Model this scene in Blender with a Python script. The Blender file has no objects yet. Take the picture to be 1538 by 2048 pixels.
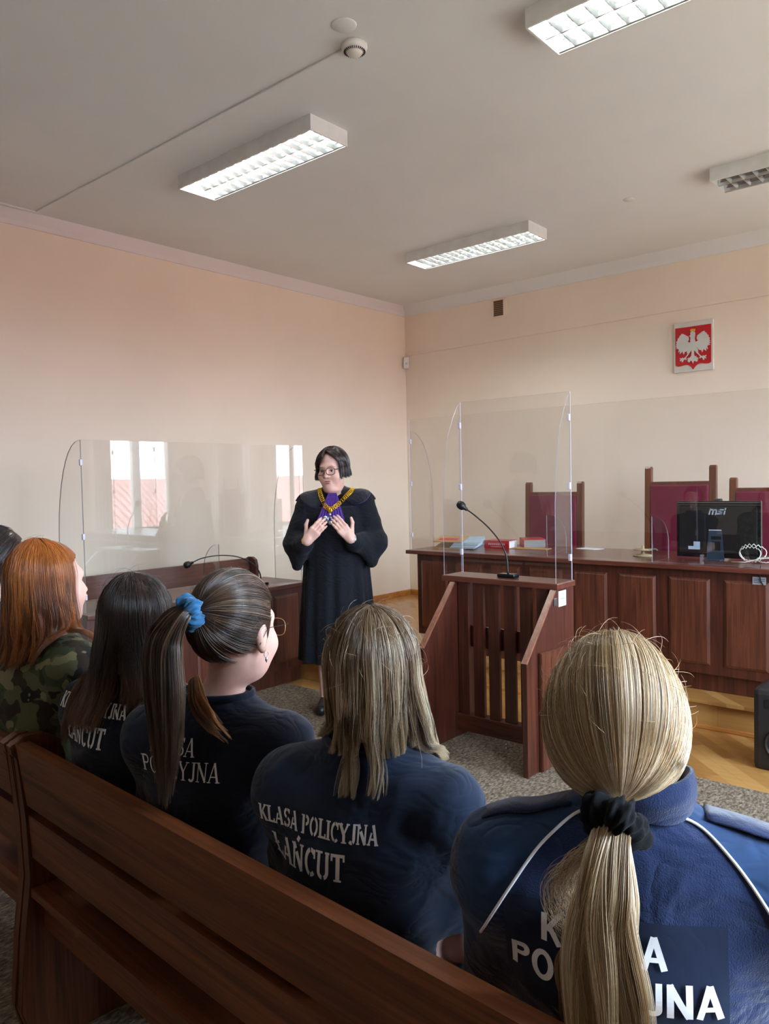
import bpy, bmesh, math, random
import numpy as np
from mathutils import Vector, Matrix
from mathutils.bvhtree import BVHTree

PI = math.pi
rnd = random.Random(7)
sc = bpy.context.scene
C = sc.collection

# ------------------------------------------------------------------ camera
FPX, YAW, PITCH, ROLL, CH = 1533.0, -0.7086, -0.04085, -0.02189, 1.48
fw = Vector((math.sin(YAW) * math.cos(PITCH), math.cos(YAW) * math.cos(PITCH), math.sin(PITCH)))
ri = fw.cross(Vector((0, 0, 1))).normalized()
up = ri.cross(fw)
ri, up = ri * math.cos(ROLL) + up * math.sin(ROLL), up * math.cos(ROLL) - ri * math.sin(ROLL)
cam = bpy.data.cameras.new('camera')
cam.sensor_fit = 'HORIZONTAL'
cam.sensor_width = 36.0
cam.lens = FPX / 1538 * 36.0
cam.clip_start = 0.05
camo = bpy.data.objects.new('camera', cam)
C.objects.link(camo)
camo.matrix_world = Matrix(((ri.x, up.x, -fw.x, 0), (ri.y, up.y, -fw.y, 0), (ri.z, up.z, -fw.z, CH), (0, 0, 0, 1)))
sc.camera = camo
sc.view_settings.view_transform = 'Standard'
sc.view_settings.look = 'None'
sc.view_settings.exposure = 0.60
sc.view_settings.gamma = 1.0
sc.cycles.use_denoising = True
sc.cycles.max_bounces = 10
sc.cycles.diffuse_bounces = 5
sc.cycles.glossy_bounces = 4
sc.cycles.transparent_max_bounces = 24
sc.cycles.caustics_reflective = False
sc.cycles.sample_clamp_indirect = 6.0

# ------------------------------------------------------------------ world (bright overcast sky)
SKY = 27.0
w = bpy.data.worlds.new('sky')
sc.world = w
w.use_nodes = True
bg = w.node_tree.nodes['Background']
wn = w.node_tree
wtc = wn.nodes.new('ShaderNodeTexCoord')
wsx = wn.nodes.new('ShaderNodeSeparateXYZ')
wn.links.new(wtc.outputs['Generated'], wsx.inputs[0])
wrp = wn.nodes.new('ShaderNodeValToRGB')
wrp.color_ramp.elements[0].position = 0.40
wrp.color_ramp.elements[0].color = (0.19, 0.158, 0.122, 1)
wrp.color_ramp.elements[1].position = 0.54
wrp.color_ramp.elements[1].color = (0.66, 0.83, 1.0, 1)
wma = wn.nodes.new('ShaderNodeMath')
wma.operation = 'MULTIPLY_ADD'
wma.inputs[1].default_value = 0.5
wma.inputs[2].default_value = 0.5
wn.links.new(wsx.outputs[2], wma.inputs[0])
wn.links.new(wma.outputs[0], wrp.inputs[0])
wn.links.new(wrp.outputs[0], bg.inputs[0])
bg.inputs[1].default_value = SKY

# ------------------------------------------------------------------ room numbers
XL, XR, YB, YF, H = -5.5, 1.05, 6.84, -3.2, 3.43
PZ = 0.17
TUBE = 60.0
WINS = [(5.15, 6.35), (3.0, 4.2), (0.85, 2.05)]
WZ0, WZ1 = 0.85, 2.75
for i, (a, b) in enumerate(WINS):
    l = bpy.data.lights.new('window_portal', 'AREA')
    l.shape = 'RECTANGLE'
    l.size = WZ1 - WZ0
    l.size_y = b - a
    l.energy = 1
    l.cycles.is_portal = True
    o = bpy.data.objects.new('window_portal', l)
    C.objects.link(o)
    o.location = (XR + 0.22, (a + b) / 2, (WZ0 + WZ1) / 2)
    o.rotation_euler = (0, PI / 2, 0)

# ------------------------------------------------------------------ node helpers
def newmat(name):
    m = bpy.data.materials.new(name)
    m.use_nodes = True
    nt = m.node_tree
    return m, nt, nt.nodes['Principled BSDF']

def N(nt, t, **kw):
    n = nt.nodes.new(t)
    for k, v in kw.items():
        if k.startswith('i_'):
            n.inputs[k[2:].replace('_', ' ')].default_value = v
        else:
            setattr(n, k, v)
    return n

def ramp(nt, stops, interp='LINEAR'):
    r = nt.nodes.new('ShaderNodeValToRGB')
    r.color_ramp.interpolation = interp
    e = r.color_ramp.elements
    while len(e) < len(stops):
        e.new(0.5)
    for k, (p, c) in zip(e, stops):
        k.position = p
        k.color = (c[0], c[1], c[2], 1)
    return r

def lin(c):
    return tuple(((v / 255) / 12.92 if v / 255 <= 0.04045 else ((v / 255 + 0.055) / 1.055) ** 2.4) for v in c)

def coords(nt, scale=(1, 1, 1), rot=(0, 0, 0)):
    tc = nt.nodes.new('ShaderNodeTexCoord')
    mp = nt.nodes.new('ShaderNodeMapping')
    mp.inputs['Scale'].default_value = scale
    mp.inputs['Rotation'].default_value = rot
    nt.links.new(tc.outputs['Object'], mp.inputs['Vector'])
    return mp

def bump(nt, b, src, strength=0.2, dist=0.002):
    bn = nt.nodes.new('ShaderNodeBump')
    bn.inputs['Strength'].default_value = strength
    bn.inputs['Distance'].default_value = dist
    nt.links.new(src, bn.inputs['Height'])
    nt.links.new(bn.outputs['Normal'], b.inputs['Normal'])

def plain(name, col, rough=0.6, metal=0.0, spec=0.5, var=0.06, vscale=12.0):
    m, nt, b = newmat(name)
    c = lin(col)
    mp = coords(nt)
    nz = N(nt, 'ShaderNodeTexNoise')
    nz.inputs['Scale'].default_value = vscale
    nz.inputs['Detail'].default_value = 4
    nt.links.new(mp.outputs[0], nz.inputs['Vector'])
    r = ramp(nt, [(0.3, [v * (1 - var) for v in c]), (0.7, [min(1, v * (1 + var)) for v in c])])
    nt.links.new(nz.outputs['Fac'], r.inputs[0])
    nt.links.new(r.outputs[0], b.inputs['Base Color'])
    b.inputs['Roughness'].default_value = rough
    b.inputs['Metallic'].default_value = metal
    b.inputs['Specular IOR Level'].default_value = spec
    return m

def wood(name, dark, light, axis='z', rough=0.38, scale=1.0, coat=0.25, fig=1.0):
    m, nt, b = newmat(name)
    s = {'x': (0.9, 14, 14), 'y': (14, 0.9, 14), 'z': (14, 14, 0.9)}[axis]
    mp = coords(nt, tuple(v * scale for v in s))
    n1 = N(nt, 'ShaderNodeTexNoise')
    n1.inputs['Scale'].default_value = 1.6
    n1.inputs['Detail'].default_value = 6
    n1.inputs['Roughness'].default_value = 0.6
    n1.inputs['Distortion'].default_value = 1.1 * fig
    nt.links.new(mp.outputs[0], n1.inputs['Vector'])
    s2 = {'x': (4, 160, 160), 'y': (160, 4, 160), 'z': (160, 160, 4)}[axis]
    mp2 = coords(nt, s2)
    n2 = N(nt, 'ShaderNodeTexNoise')
    n2.inputs['Scale'].default_value = 1.0
    n2.inputs['Detail'].default_value = 3
    nt.links.new(mp2.outputs[0], n2.inputs['Vector'])
    mx = N(nt, 'ShaderNodeMath', operation='MULTIPLY_ADD')
    mx.inputs[1].default_value = 0.35
    nt.links.new(n2.outputs['Fac'], mx.inputs[0])
    sc1 = N(nt, 'ShaderNodeMath', operation='MULTIPLY')
    sc1.inputs[1].default_value = 0.75
    nt.links.new(n1.outputs['Fac'], sc1.inputs[0])
    nt.links.new(sc1.outputs[0], mx.inputs[2])
    d, l = lin(dark), lin(light)
    mid = [(a + c) / 2 for a, c in zip(d, l)]
    r = ramp(nt, [(0.36, d), (0.55, mid), (0.72, l)])
    nt.links.new(mx.outputs[0], r.inputs[0])
    nt.links.new(r.outputs[0], b.inputs['Base Color'])
    b.inputs['Roughness'].default_value = rough
    b.inputs['Coat Weight'].default_value = coat
    b.inputs['Coat Roughness'].default_value = 0.25
    bump(nt, b, n2.outputs['Fac'], 0.12, 0.001)
    return m

def cloth(name, col, rough=0.9, weave=900.0, strength=0.25, sheen=0.15, var=0.12, vscale=18, crease=0.026):
    m, nt, b = newmat(name)
    c = lin(col)
    mp = coords(nt)
    nz = N(nt, 'ShaderNodeTexNoise')
    nz.inputs['Scale'].default_value = vscale
    nz.inputs['Detail'].default_value = 5
    nt.links.new(mp.outputs[0], nz.inputs['Vector'])
    r = ramp(nt, [(0.3, [v * (1 - var) for v in c]), (0.7, [min(1, v * (1 + var)) for v in c])])
    nt.links.new(nz.outputs['Fac'], r.inputs[0])
    nt.links.new(r.outputs[0], b.inputs['Base Color'])
    nf = N(nt, 'ShaderNodeTexNoise')
    nf.inputs['Scale'].default_value = weave
    nt.links.new(mp.outputs[0], nf.inputs['Vector'])
    # broad creases under the weave
    mpc = coords(nt, (1.0, 1.0, 1.7), (0.3, 0.5, 0.2))
    nc = N(nt, 'ShaderNodeTexNoise')
    nc.inputs['Scale'].default_value = 9.0
    nc.inputs['Detail'].default_value = 2.0
    nc.inputs['Distortion'].default_value = 1.2
    nt.links.new(mpc.outputs[0], nc.inputs['Vector'])
    rg = N(nt, 'ShaderNodeMath', operation='SUBTRACT')
    rg.inputs[1].default_value = 0.5
    nt.links.new(nc.outputs['Fac'], rg.inputs[0])
    rb = N(nt, 'ShaderNodeMath', operation='ABSOLUTE')
    nt.links.new(rg.outputs[0], rb.inputs[0])
    b1 = nt.nodes.new('ShaderNodeBump')
    b1.inputs['Strength'].default_value = 0.55
    b1.inputs['Distance'].default_value = crease
    nt.links.new(rb.outputs[0], b1.inputs['Height'])
    b2_ = nt.nodes.new('ShaderNodeBump')
    b2_.inputs['Strength'].default_value = strength
    b2_.inputs['Distance'].default_value = 0.002
    nt.links.new(nf.outputs['Fac'], b2_.inputs['Height'])
    nt.links.new(b1.outputs['Normal'], b2_.inputs['Normal'])
    nt.links.new(b2_.outputs['Normal'], b.inputs['Normal'])
    b.inputs['Roughness'].default_value = rough
    b.inputs['Specular IOR Level'].default_value = 0.2
    b.inputs['Sheen Weight'].default_value = sheen
    return m

def emis(name, col, strength):
    m = bpy.data.materials.new(name)
    m.use_nodes = True
    nt = m.node_tree
    b = nt.nodes['Principled BSDF']
    b.inputs['Base Color'].default_value = (0.9, 0.9, 0.9, 1)
    b.inputs['Emission Color'].default_value = (*col, 1)
    b.inputs['Emission Strength'].default_value = strength
    return m

M = {}
def paint(name, col, var=0.03):
    m, nt, b = newmat(name)
    c = lin(col)
    mp = coords(nt)
    nz = N(nt, 'ShaderNodeTexNoise')
    nz.inputs['Scale'].default_value = 1.3
    nz.inputs['Detail'].default_value = 5
    nt.links.new(mp.outputs[0], nz.inputs['Vector'])
    r = ramp(nt, [(0.3, [v * (1 - var) for v in c]), (0.7, [min(1, v * (1 + var)) for v in c])])
    nt.links.new(nz.outputs['Fac'], r.inputs[0])
    nt.links.new(r.outputs[0], b.inputs['Base Color'])
    b.inputs['Roughness'].default_value = 0.75
    b.inputs['Specular IOR Level'].default_value = 0.25
    nf = N(nt, 'ShaderNodeTexNoise')
    nf.inputs['Scale'].default_value = 130
    nt.links.new(mp.outputs[0], nf.inputs['Vector'])
    bump(nt, b, nf.outputs['Fac'], 0.05, 0.002)
    return m
M['wall'] = paint('cream_paint', (240, 225, 208))
M['ceil'] = paint('ceiling_paint', (229, 231, 231))
M['cove'] = paint('cove_paint', (232, 226, 226))
M['white'] = plain('white_enamel', (225, 226, 224), 0.4)
M['plast'] = plain('white_plastic', (228, 226, 220), 0.45)
M['wood'] = wood('mahogany_stain', (44, 17, 12), (94, 45, 30), 'z')
M['woodx'] = wood('mahogany_stain_lengthwise', (56, 22, 13), (112, 56, 34), 'x')
M['woody'] = wood('mahogany_stain_crosswise', (50, 18, 12), (108, 50, 33), 'y')
M['panel'] = wood('raised_panel_stain', (58, 27, 17), (110, 58, 38), 'z', fig=1.6)
M['benchw'] = wood('bench_stain', (62, 31, 15), (138, 78, 42), 'x', rough=0.42, coat=0.15)
M['benchz'] = wood('bench_stain_upright', (54, 27, 15), (124, 70, 42), 'z', rough=0.42, coat=0.15)
M['topw'] = wood('desk_top_varnish', (72, 32, 24), (112, 60, 46), 'x', rough=0.28, coat=0.5)
M['edge_pale'] = wood('pale_wood_edge', (112, 66, 48), (150, 96, 72), 'z')  # paler wood tone for the sloping edges of the stand
M['chairw'] = wood('chair_frame_wood', (72, 34, 22), (128, 72, 48), 'z')
M['plexi_edge'] = plain('acrylic_edge', (214, 210, 228), 0.25, var=0.02)
M['black'] = plain('black_plastic', (17, 17, 20), 0.45)
M['blackg'] = plain('glossy_black_plastic', (14, 17, 22), 0.15)
M['metal'] = plain('brushed_metal', (180, 182, 186), 0.3, metal=1.0)
M['chrome'] = plain('chrome', (215, 215, 218), 0.12, metal=1.0)
M['gold'] = plain('gold_metal', (226, 178, 50), 0.3, metal=0.85)
M['silver'] = plain('silver_metal', (205, 212, 216), 0.3, metal=0.7)
M['leather'] = plain('burgundy_leather', (112, 22, 52), 0.42, var=0.1, vscale=8)
M['paperw'] = plain('white_paper', (226, 232, 238), 0.8, var=0.03)
M['paperb'] = plain('bluish_paper', (178, 200, 222), 0.7, var=0.05)
M['kraft'] = plain('brown_kraft_paper', (188, 146, 98), 0.8, var=0.08)
M['redc'] = plain('red_cover', (184, 26, 44), 0.35, var=0.1)
M['redp'] = plain('red_print', (200, 60, 44), 0.6)
M['greyp'] = plain('grey_page_block', (150, 148, 146), 0.8)
M['beige'] = plain('beige_metal', (176, 160, 124), 0.4)
M['skin'] = None
M['print'] = plain('white_print', (236, 239, 246), 0.75, var=0.08, vscale=40)
M['shoe'] = plain('shoe_leather', (20, 19, 20), 0.4)

def skinmat(name, col):
    m, nt, b = newmat(name)
    c = lin(col)
    mp = coords(nt)
    nz = N(nt, 'ShaderNodeTexNoise')
    nz.inputs['Scale'].default_value = 30
    nz.inputs['Detail'].default_value = 5
    nt.links.new(mp.outputs[0], nz.inputs['Vector'])
    r = ramp(nt, [(0.3, [c[0] * .94, c[1] * .86, c[2] * .86]), (0.7, [min(1, c[0] * 1.04), min(1, c[1] * 1.06), min(1, c[2] * 1.06)])])
    nt.links.new(nz.outputs['Fac'], r.inputs[0])
    nt.links.new(r.outputs[0], b.inputs['Base Color'])
    b.inputs['Roughness'].default_value = 0.5
    b.inputs['Subsurface Weight'].default_value = 0.15
    b.inputs['Subsurface Radius'].default_value = (0.01, 0.004, 0.002)
    b.inputs['Subsurface Scale'].default_value = 1.0
    return m
M['skin'] = skinmat('fair_skin', (226, 182, 168))
M['lip'] = plain('lip_colour', (170, 88, 88), 0.4)

def hairmat():
    m, nt, b = newmat('hair_strands')
    at = N(nt, 'ShaderNodeAttribute', attribute_name='hc')
    nt.links.new(at.outputs['Color'], b.inputs['Base Color'])
    b.inputs['Roughness'].default_value = 0.30
    b.inputs['Specular IOR Level'].default_value = 0.8
    return m
M['hair'] = hairmat()

def plexi():
    m = bpy.data.materials.new('clear_acrylic')
    m.use_nodes = True
    nt = m.node_tree
    for n in list(nt.nodes):
        nt.nodes.remove(n)
    out = N(nt, 'ShaderNodeOutputMaterial')
    ge = N(nt, 'ShaderNodeNewGeometry')
    dt = N(nt, 'ShaderNodeVectorMath', operation='DOT_PRODUCT')
    nt.links.new(ge.outputs['Incoming'], dt.inputs[0])
    nt.links.new(ge.outputs['Normal'], dt.inputs[1])
    ab = N(nt, 'ShaderNodeMath', operation='ABSOLUTE')
    nt.links.new(dt.outputs['Value'], ab.inputs[0])
    om = N(nt, 'ShaderNodeMath', operation='SUBTRACT')
    om.inputs[0].default_value = 1.0
    nt.links.new(ab.outputs[0], om.inputs[1])
    pw = N(nt, 'ShaderNodeMath', operation='POWER')
    pw.inputs[1].default_value = 5.0
    nt.links.new(om.outputs[0], pw.inputs[0])
    ma = N(nt, 'ShaderNodeMath', operation='MULTIPLY_ADD')
    ma.inputs[1].default_value = 0.9
    ma.inputs[2].default_value = 0.045
    nt.links.new(pw.outputs[0], ma.inputs[0])
    tr = N(nt, 'ShaderNodeBsdfTransparent')
    tr.inputs[0].default_value = (0.975, 0.975, 0.972, 1)
    gl = N(nt, 'ShaderNodeBsdfGlossy')
    gl.inputs['Roughness'].default_value = 0.01
    mx = N(nt, 'ShaderNodeMixShader')
    nt.links.new(ma.outputs[0], mx.inputs[0])
    nt.links.new(tr.outputs[0], mx.inputs[1])
    nt.links.new(gl.outputs[0], mx.inputs[2])
    nt.links.new(mx.outputs[0], out.inputs['Surface'])
    return m
M['plexi'] = plexi()

def carpet_mat():
    m, nt, b = newmat('speckled_carpet')
    mp = coords(nt)
    n1 = N(nt, 'ShaderNodeTexNoise')
    n1.inputs['Scale'].default_value = 95
    n1.inputs['Detail'].default_value = 3
    n1.inputs['Roughness'].default_value = 0.7
    mp.inputs['Scale'].default_value = (1, 0.45, 1)
    nt.links.new(mp.outputs[0], n1.inputs['Vector'])
    r = ramp(nt, [(0.3, lin((60, 51, 43))), (0.5, lin((116, 103, 89))), (0.72, lin((164, 150, 132)))])
    nt.links.new(n1.outputs['Fac'], r.inputs[0])
    nt.links.new(r.outputs[0], b.inputs['Base Color'])
    b.inputs['Roughness'].default_value = 1
    b.inputs['Specular IOR Level'].default_value = 0.1
    bump(nt, b, n1.outputs['Fac'], 0.6, 0.006)
    return m
M['carpet'] = carpet_mat()

def parquet_mat(name='oak_parquet', rot=PI / 4, bw=0.42, rh=0.07):
    m, nt, b = newmat(name)
    mp = coords(nt, (1, 1, 1), (0, 0, rot))
    br = N(nt, 'ShaderNodeTexBrick')
    br.inputs['Scale'].default_value = 1.0
    br.inputs['Brick Width'].default_value = bw
    br.inputs['Row Height'].default_value = rh
    br.inputs['Mortar Size'].default_value = 0.0012
    br.inputs['Color1'].default_value = (0, 0, 0, 1)
    br.inputs['Color2'].default_value = (1, 1, 1, 1)
    br.inputs['Mortar'].default_value = (0.2, 0.2, 0.2, 1)
    br.inputs['Bias'].default_value = 0.0
    nt.links.new(mp.outputs[0], br.inputs['Vector'])
    mp2 = coords(nt, (3, 60, 60), (0, 0, rot))
    nz = N(nt, 'ShaderNodeTexNoise')
    nz.inputs['Scale'].default_value = 1
    nz.inputs['Detail'].default_value = 4
    nt.links.new(mp2.outputs[0], nz.inputs['Vector'])
    ad = N(nt, 'ShaderNodeMath', operation='MULTIPLY_ADD')
    ad.inputs[1].default_value = 0.55
    sp = N(nt, 'ShaderNodeSeparateColor')
    nt.links.new(br.outputs['Color'], sp.inputs[0])
    nt.links.new(sp.outputs[0], ad.inputs[0])
    hf = N(nt, 'ShaderNodeMath', operation='MULTIPLY')
    hf.inputs[1].default_value = 0.45
    nt.links.new(nz.outputs['Fac'], hf.inputs[0])
    nt.links.new(hf.outputs[0], ad.inputs[2])
    r = ramp(nt, [(0.0, lin((132, 86, 42))), (0.45, lin((168, 120, 66))), (0.9, lin((196, 152, 92)))])
    nt.links.new(ad.outputs[0], r.inputs[0])
    nt.links.new(r.outputs[0], b.inputs['Base Color'])
    b.inputs['Roughness'].default_value = 0.3
    b.inputs['Coat Weight'].default_value = 0.3
    return m
M['parq'] = parquet_mat()
M['parqx'] = parquet_mat('oak_boards', 0.0, 1.4, 0.5)
M['base'] = wood('varnished_oak_skirting', (150, 88, 34), (206, 142, 74), 'x', rough=0.3)

def camo_mat():
    m, nt, b = newmat('woodland_camouflage')
    mp = coords(nt)
    prev = None
    base = lin((92, 96, 70))
    cols = [((62, 76, 54), 14.0, 0.52, 1.3), ((54, 44, 36), 17.0, 0.57, 4.1), ((28, 34, 32), 18.0, 0.59, 9.2), ((128, 126, 96), 20.0, 0.61, 15.7)]
    cur = None
    for c, s, th, off in cols:
        m2 = coords(nt)
        m2.inputs['Location'].default_value = (off, off * 1.7, off * 0.3)
        nz = N(nt, 'ShaderNodeTexNoise')
        nz.inputs['Scale'].default_value = s
        nz.inputs['Detail'].default_value = 1.5
        nt.links.new(m2.outputs[0], nz.inputs['Vector'])
        gt = N(nt, 'ShaderNodeMath', operation='GREATER_THAN')
        gt.inputs[1].default_value = th
        nt.links.new(nz.outputs['Fac'], gt.inputs[0])
        mx = N(nt, 'ShaderNodeMix', data_type='RGBA')
        nt.links.new(gt.outputs[0], mx.inputs[0])
        if cur is None:
            mx.inputs[6].default_value = (*base, 1)
        else:
            nt.links.new(cur, mx.inputs[6])
        mx.inputs[7].default_value = (*lin(c), 1)
        cur = mx.outputs[2]
    nt.links.new(cur, b.inputs['Base Color'])
    b.inputs['Roughness'].default_value = 0.9
    return m
M['camo'] = camo_mat()
M['navy'] = cloth('navy_jersey', (21, 27, 44))
M['navy2'] = cloth('washed_navy_jersey', (30, 42, 64))
M['navyj'] = cloth('navy_fleece', (20, 37, 74), weave=500, strength=0.6, sheen=0.3)
M['yoke'] = cloth('smooth_blue_shell', (36, 60, 96), weave=1500, strength=0.1)
M['patch'] = cloth('dark_navy_patch', (22, 34, 60), weave=1500, strength=0.1, crease=0.004)
M['robe'] = cloth('black_robe_wool', (21, 23, 30), sheen=0.05, var=0.05)
M['collar'] = cloth('black_collar_satin', (27, 27, 36), rough=0.6)
M['purple'] = cloth('violet_pleated_cloth', (84, 48, 140), rough=0.6)
M['trous'] = cloth('dark_trousers', (30, 32, 42))
M['blues'] = cloth('blue_velvet', (28, 92, 136), rough=0.6, sheen=0.35, vscale=60, var=0.3, crease=0.02)
M['blacks'] = cloth('black_velvet', (9, 10, 14), sheen=0.05, crease=0.01)

# ------------------------------------------------------------------ object helpers
def link(name, me, mat=None, parent=None, loc=None):
    o = bpy.data.objects.new(name, me)
    C.objects.link(o)
    if mat is not None:
        for mm in (mat if isinstance(mat, (list, tuple)) else [mat]):
            me.materials.append(mm)
    if parent is not None:
        o.parent = parent
    if loc is not None:
        o.location = loc
    return o

def thing(name, label, cat, loc=(0, 0, 0), rz=0.0, group=None):
    o = bpy.data.objects.new(name, None)
    C.objects.link(o)
    o.empty_display_size = 0.1
    o.location = loc
    o.rotation_euler = (0, 0, rz)
    o['label'] = label
    o['category'] = cat
    if group:
        o['group'] = group
    return o

def tag(o, label, cat, group=None):
    o['label'] = label
    o['category'] = cat
    if group:
        o['group'] = group
    return o

class MB:
    """collects shapes into one bmesh"""
    def __init__(s):
        s.bm = bmesh.new()
    def box(s, x0, x1, y0, y1, z0, z1, bev=0.0, mi=0, rot=None):
        b2 = bmesh.new()
        bmesh.ops.create_cube(b2, size=1)
        for v in b2.verts:
            v.co = Vector(((x0 + x1) / 2 + v.co.x * (x1 - x0), (y0 + y1) / 2 + v.co.y * (y1 - y0), (z0 + z1) / 2 + v.co.z * (z1 - z0)))
        if bev > 0:
            bmesh.ops.bevel(b2, geom=b2.edges[:], offset=bev, segments=2, affect='EDGES', profile=0.6)
        if rot is not None:
            bmesh.ops.transform(b2, matrix=rot, verts=b2.verts[:])
        s.merge(b2, mi)
        return s
    def merge(s, b2, mi=0, smooth=False):
        mp = {}
        for v in b2.verts:
            mp[v] = s.bm.verts.new(v.co)
        for f in b2.faces:
            try:
                nf = s.bm.faces.new([mp[v] for v in f.verts])
                nf.material_index = mi
                nf.smooth = smooth or f.smooth
            except ValueError:
                pass
        b2.free()
    def prism(s, pts, axis, a, b, mi=0, bev=0.0, side_mi=None):
        """extrude 2-D polygon; axis x: pts are (y,z); axis y: pts (x,z); axis z: pts (x,y)"""
        b2 = bmesh.new()
        def P(p, t):
            return {'x': (t, p[0], p[1]), 'y': (p[0], t, p[1]), 'z': (p[0], p[1], t)}[axis]
        va = [b2.verts.new(P(p, a)) for p in pts]
        vb = [b2.verts.new(P(p, b)) for p in pts]
        f1 = b2.faces.new(va)
        f2 = b2.faces.new(list(reversed(vb)))
        n = len(pts)
        sides = [b2.faces.new((va[i], vb[i], vb[(i + 1) % n], va[(i + 1) % n])) for i in range(n)]
        if bev > 0:
            bmesh.ops.bevel(b2, geom=list(set(list(f1.edges) + list(f2.edges))), offset=bev, segments=2, affect='EDGES')
        bmesh.ops.recalc_face_normals(b2, faces=b2.faces[:])
        if side_mi is not None:
            mp = {}
            for v in b2.verts:
                mp[v] = s.bm.verts.new(v.co)
            for f in b2.faces:
                nf = s.bm.faces.new([mp[v] for v in f.verts])
                nf.material_index = side_mi if f in sides else mi
            b2.free()
        else:
            s.merge(b2, mi)
        return s
    def plate(s, pts, y0, y1, mi=0):
        """concave flat plate in the x-z plane between y0 (front) and y1"""
        from mathutils.geometry import tessellate_polygon
        tris = tessellate_polygon([[Vector((p[0], p[1], 0)) for p in pts]])
        va = [s.bm.verts.new((p[0], y0, p[1])) for p in pts]
        vb = [s.bm.verts.new((p[0], y1, p[1])) for p in pts]
        for t in tris:
            f = s.bm.faces.new([va[i] for i in t])
            f.normal_update()
            if f.normal.y > 0:
                f.normal_flip()
        n = len(pts)
        for i in range(n):
            s.bm.faces.new((va[i], vb[i], vb[(i + 1) % n], va[(i + 1) % n]))
        return s
    def tube(s, pts, r, seg=10, mi=0, closed=False, caps=True, flat=1.0):
        pts = [Vector(p) for p in pts]
        n = len(pts)
        rs = r if isinstance(r, (list, tuple)) else [r] * n
        rings = []
        prevn = None
        for i, p in enumerate(pts):
            if closed:
                t = pts[(i + 1) % n] - pts[i - 1]
            else:
                t = pts[min(i + 1, n - 1)] - pts[max(i - 1, 0)]
            if t.length < 1e-9:
                t = Vector((0, 0, 1))
            t.normalize()
            if prevn is None:
                a = Vector((0, 0, 1)) if abs(t.z) < 0.9 else Vector((1, 0, 0))
                nn = t.cross(a).normalized()
            else:
                nn = (prevn - t * prevn.dot(t))
                nn = nn.normalized() if nn.length > 1e-6 else t.orthogonal().normalized()
            prevn = nn
            bb = t.cross(nn)
            rings.append([s.bm.verts.new(p + (nn * math.cos(2 * PI * k / seg) + bb * math.sin(2 * PI * k / seg) * flat) * rs[i]) for k in range(seg)])
        m = n if closed else n - 1
        for i in range(m):
            a, b = rings[i], rings[(i + 1) % n]
            for k in range(seg):
                f = s.bm.faces.new((a[k], a[(k + 1) % seg], b[(k + 1) % seg], b[k]))
                f.smooth = True
                f.material_index = mi
        if caps and not closed:
            for rg in (rings[0], list(reversed(rings[-1]))):
                f = s.bm.faces.new(list(reversed(rg)))
                f.material_index = mi
        return s
    def lathe(s, prof, c=(0, 0, 0), seg=32, mi=0, rot=None):
        """profile of (r, z) from top or bottom, closed with caps when r is 0"""
        b2 = bmesh.new()
        rings = []
        for r, z in prof:
            if r < 1e-6:
                rings.append([b2.verts.new((0, 0, z))])
            else:
                rings.append([b2.verts.new((r * math.cos(2 * PI * k / seg), r * math.sin(2 * PI * k / seg), z)) for k in range(seg)])
        for a, b in zip(rings, rings[1:]):
            for k in range(seg):
                k2 = (k + 1) % seg
                if len(a) == 1 and len(b) > 1:
                    f = b2.faces.new((a[0], b[k2], b[k]))
                elif len(b) == 1 and len(a) > 1:
                    f = b2.faces.new((a[k], a[k2], b[0]))
                elif len(a) > 1:
                    f = b2.faces.new((a[k], a[k2], b[k2], b[k]))
                else:
                    continue
                f.smooth = True
        if rot is not None:
            bmesh.ops.transform(b2, matrix=rot, verts=b2.verts[:])
        bmesh.ops.translate(b2, vec=Vector(c), verts=b2.verts[:])
        bmesh.ops.recalc_face_normals(b2, faces=b2.faces[:])
        s.merge(b2, mi)
        return s
    def build(s, name, mat, parent=None, loc=None, recalc=False):
        if recalc:
            bmesh.ops.recalc_face_normals(s.bm, faces=s.bm.faces[:])
        me = bpy.data.meshes.new(name)
        s.bm.to_mesh(me)
        s.bm.free()
        return link(name, me, mat, parent, loc)

def copy_tree(o, parent=None):
    c = o.copy()
    C.objects.link(c)
    c.parent = parent
    for ch in list(o.children):
        copy_tree(ch, c)
    return c

def struct(o):
    o['kind'] = 'structure'
    return o

# ------------------------------------------------------------------ room shell
T = 0.25
struct(MB().box(XL - T, XR + T, YF - T, YB + T, -0.15, 0.0).build('floor', M['parq']))
struct(MB().box(XL - T, XR + T, YF - T, YB + T, H, H + 0.2).build('ceiling', M['ceil']))
struct(MB().box(XL - T, XL, YF - T, YB + T, 0, H).build('wall_left', M['wall']))
struct(MB().box(XL, XR, YB, YB + T, 0, H).build('wall_back', M['wall']))
struct(MB().box(XL, XR, YF - T, YF, 0, H).build('wall_front', M['wall']))
mb = MB()
mb.box(XR, XR + T, YF - T, YB + T, 0, WZ0)
mb.box(XR, XR + T, YF - T, YB + T, WZ1, H)
ys = [YF - T] + [v for a, b in sorted(WINS) for v in (a, b)] + [YB + T]
for a, b in zip(ys[::2], ys[1::2]):
    mb.box(XR, XR + T, a, b, WZ0, WZ1)
struct(mb.build('wall_right', M['wall']))
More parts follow.
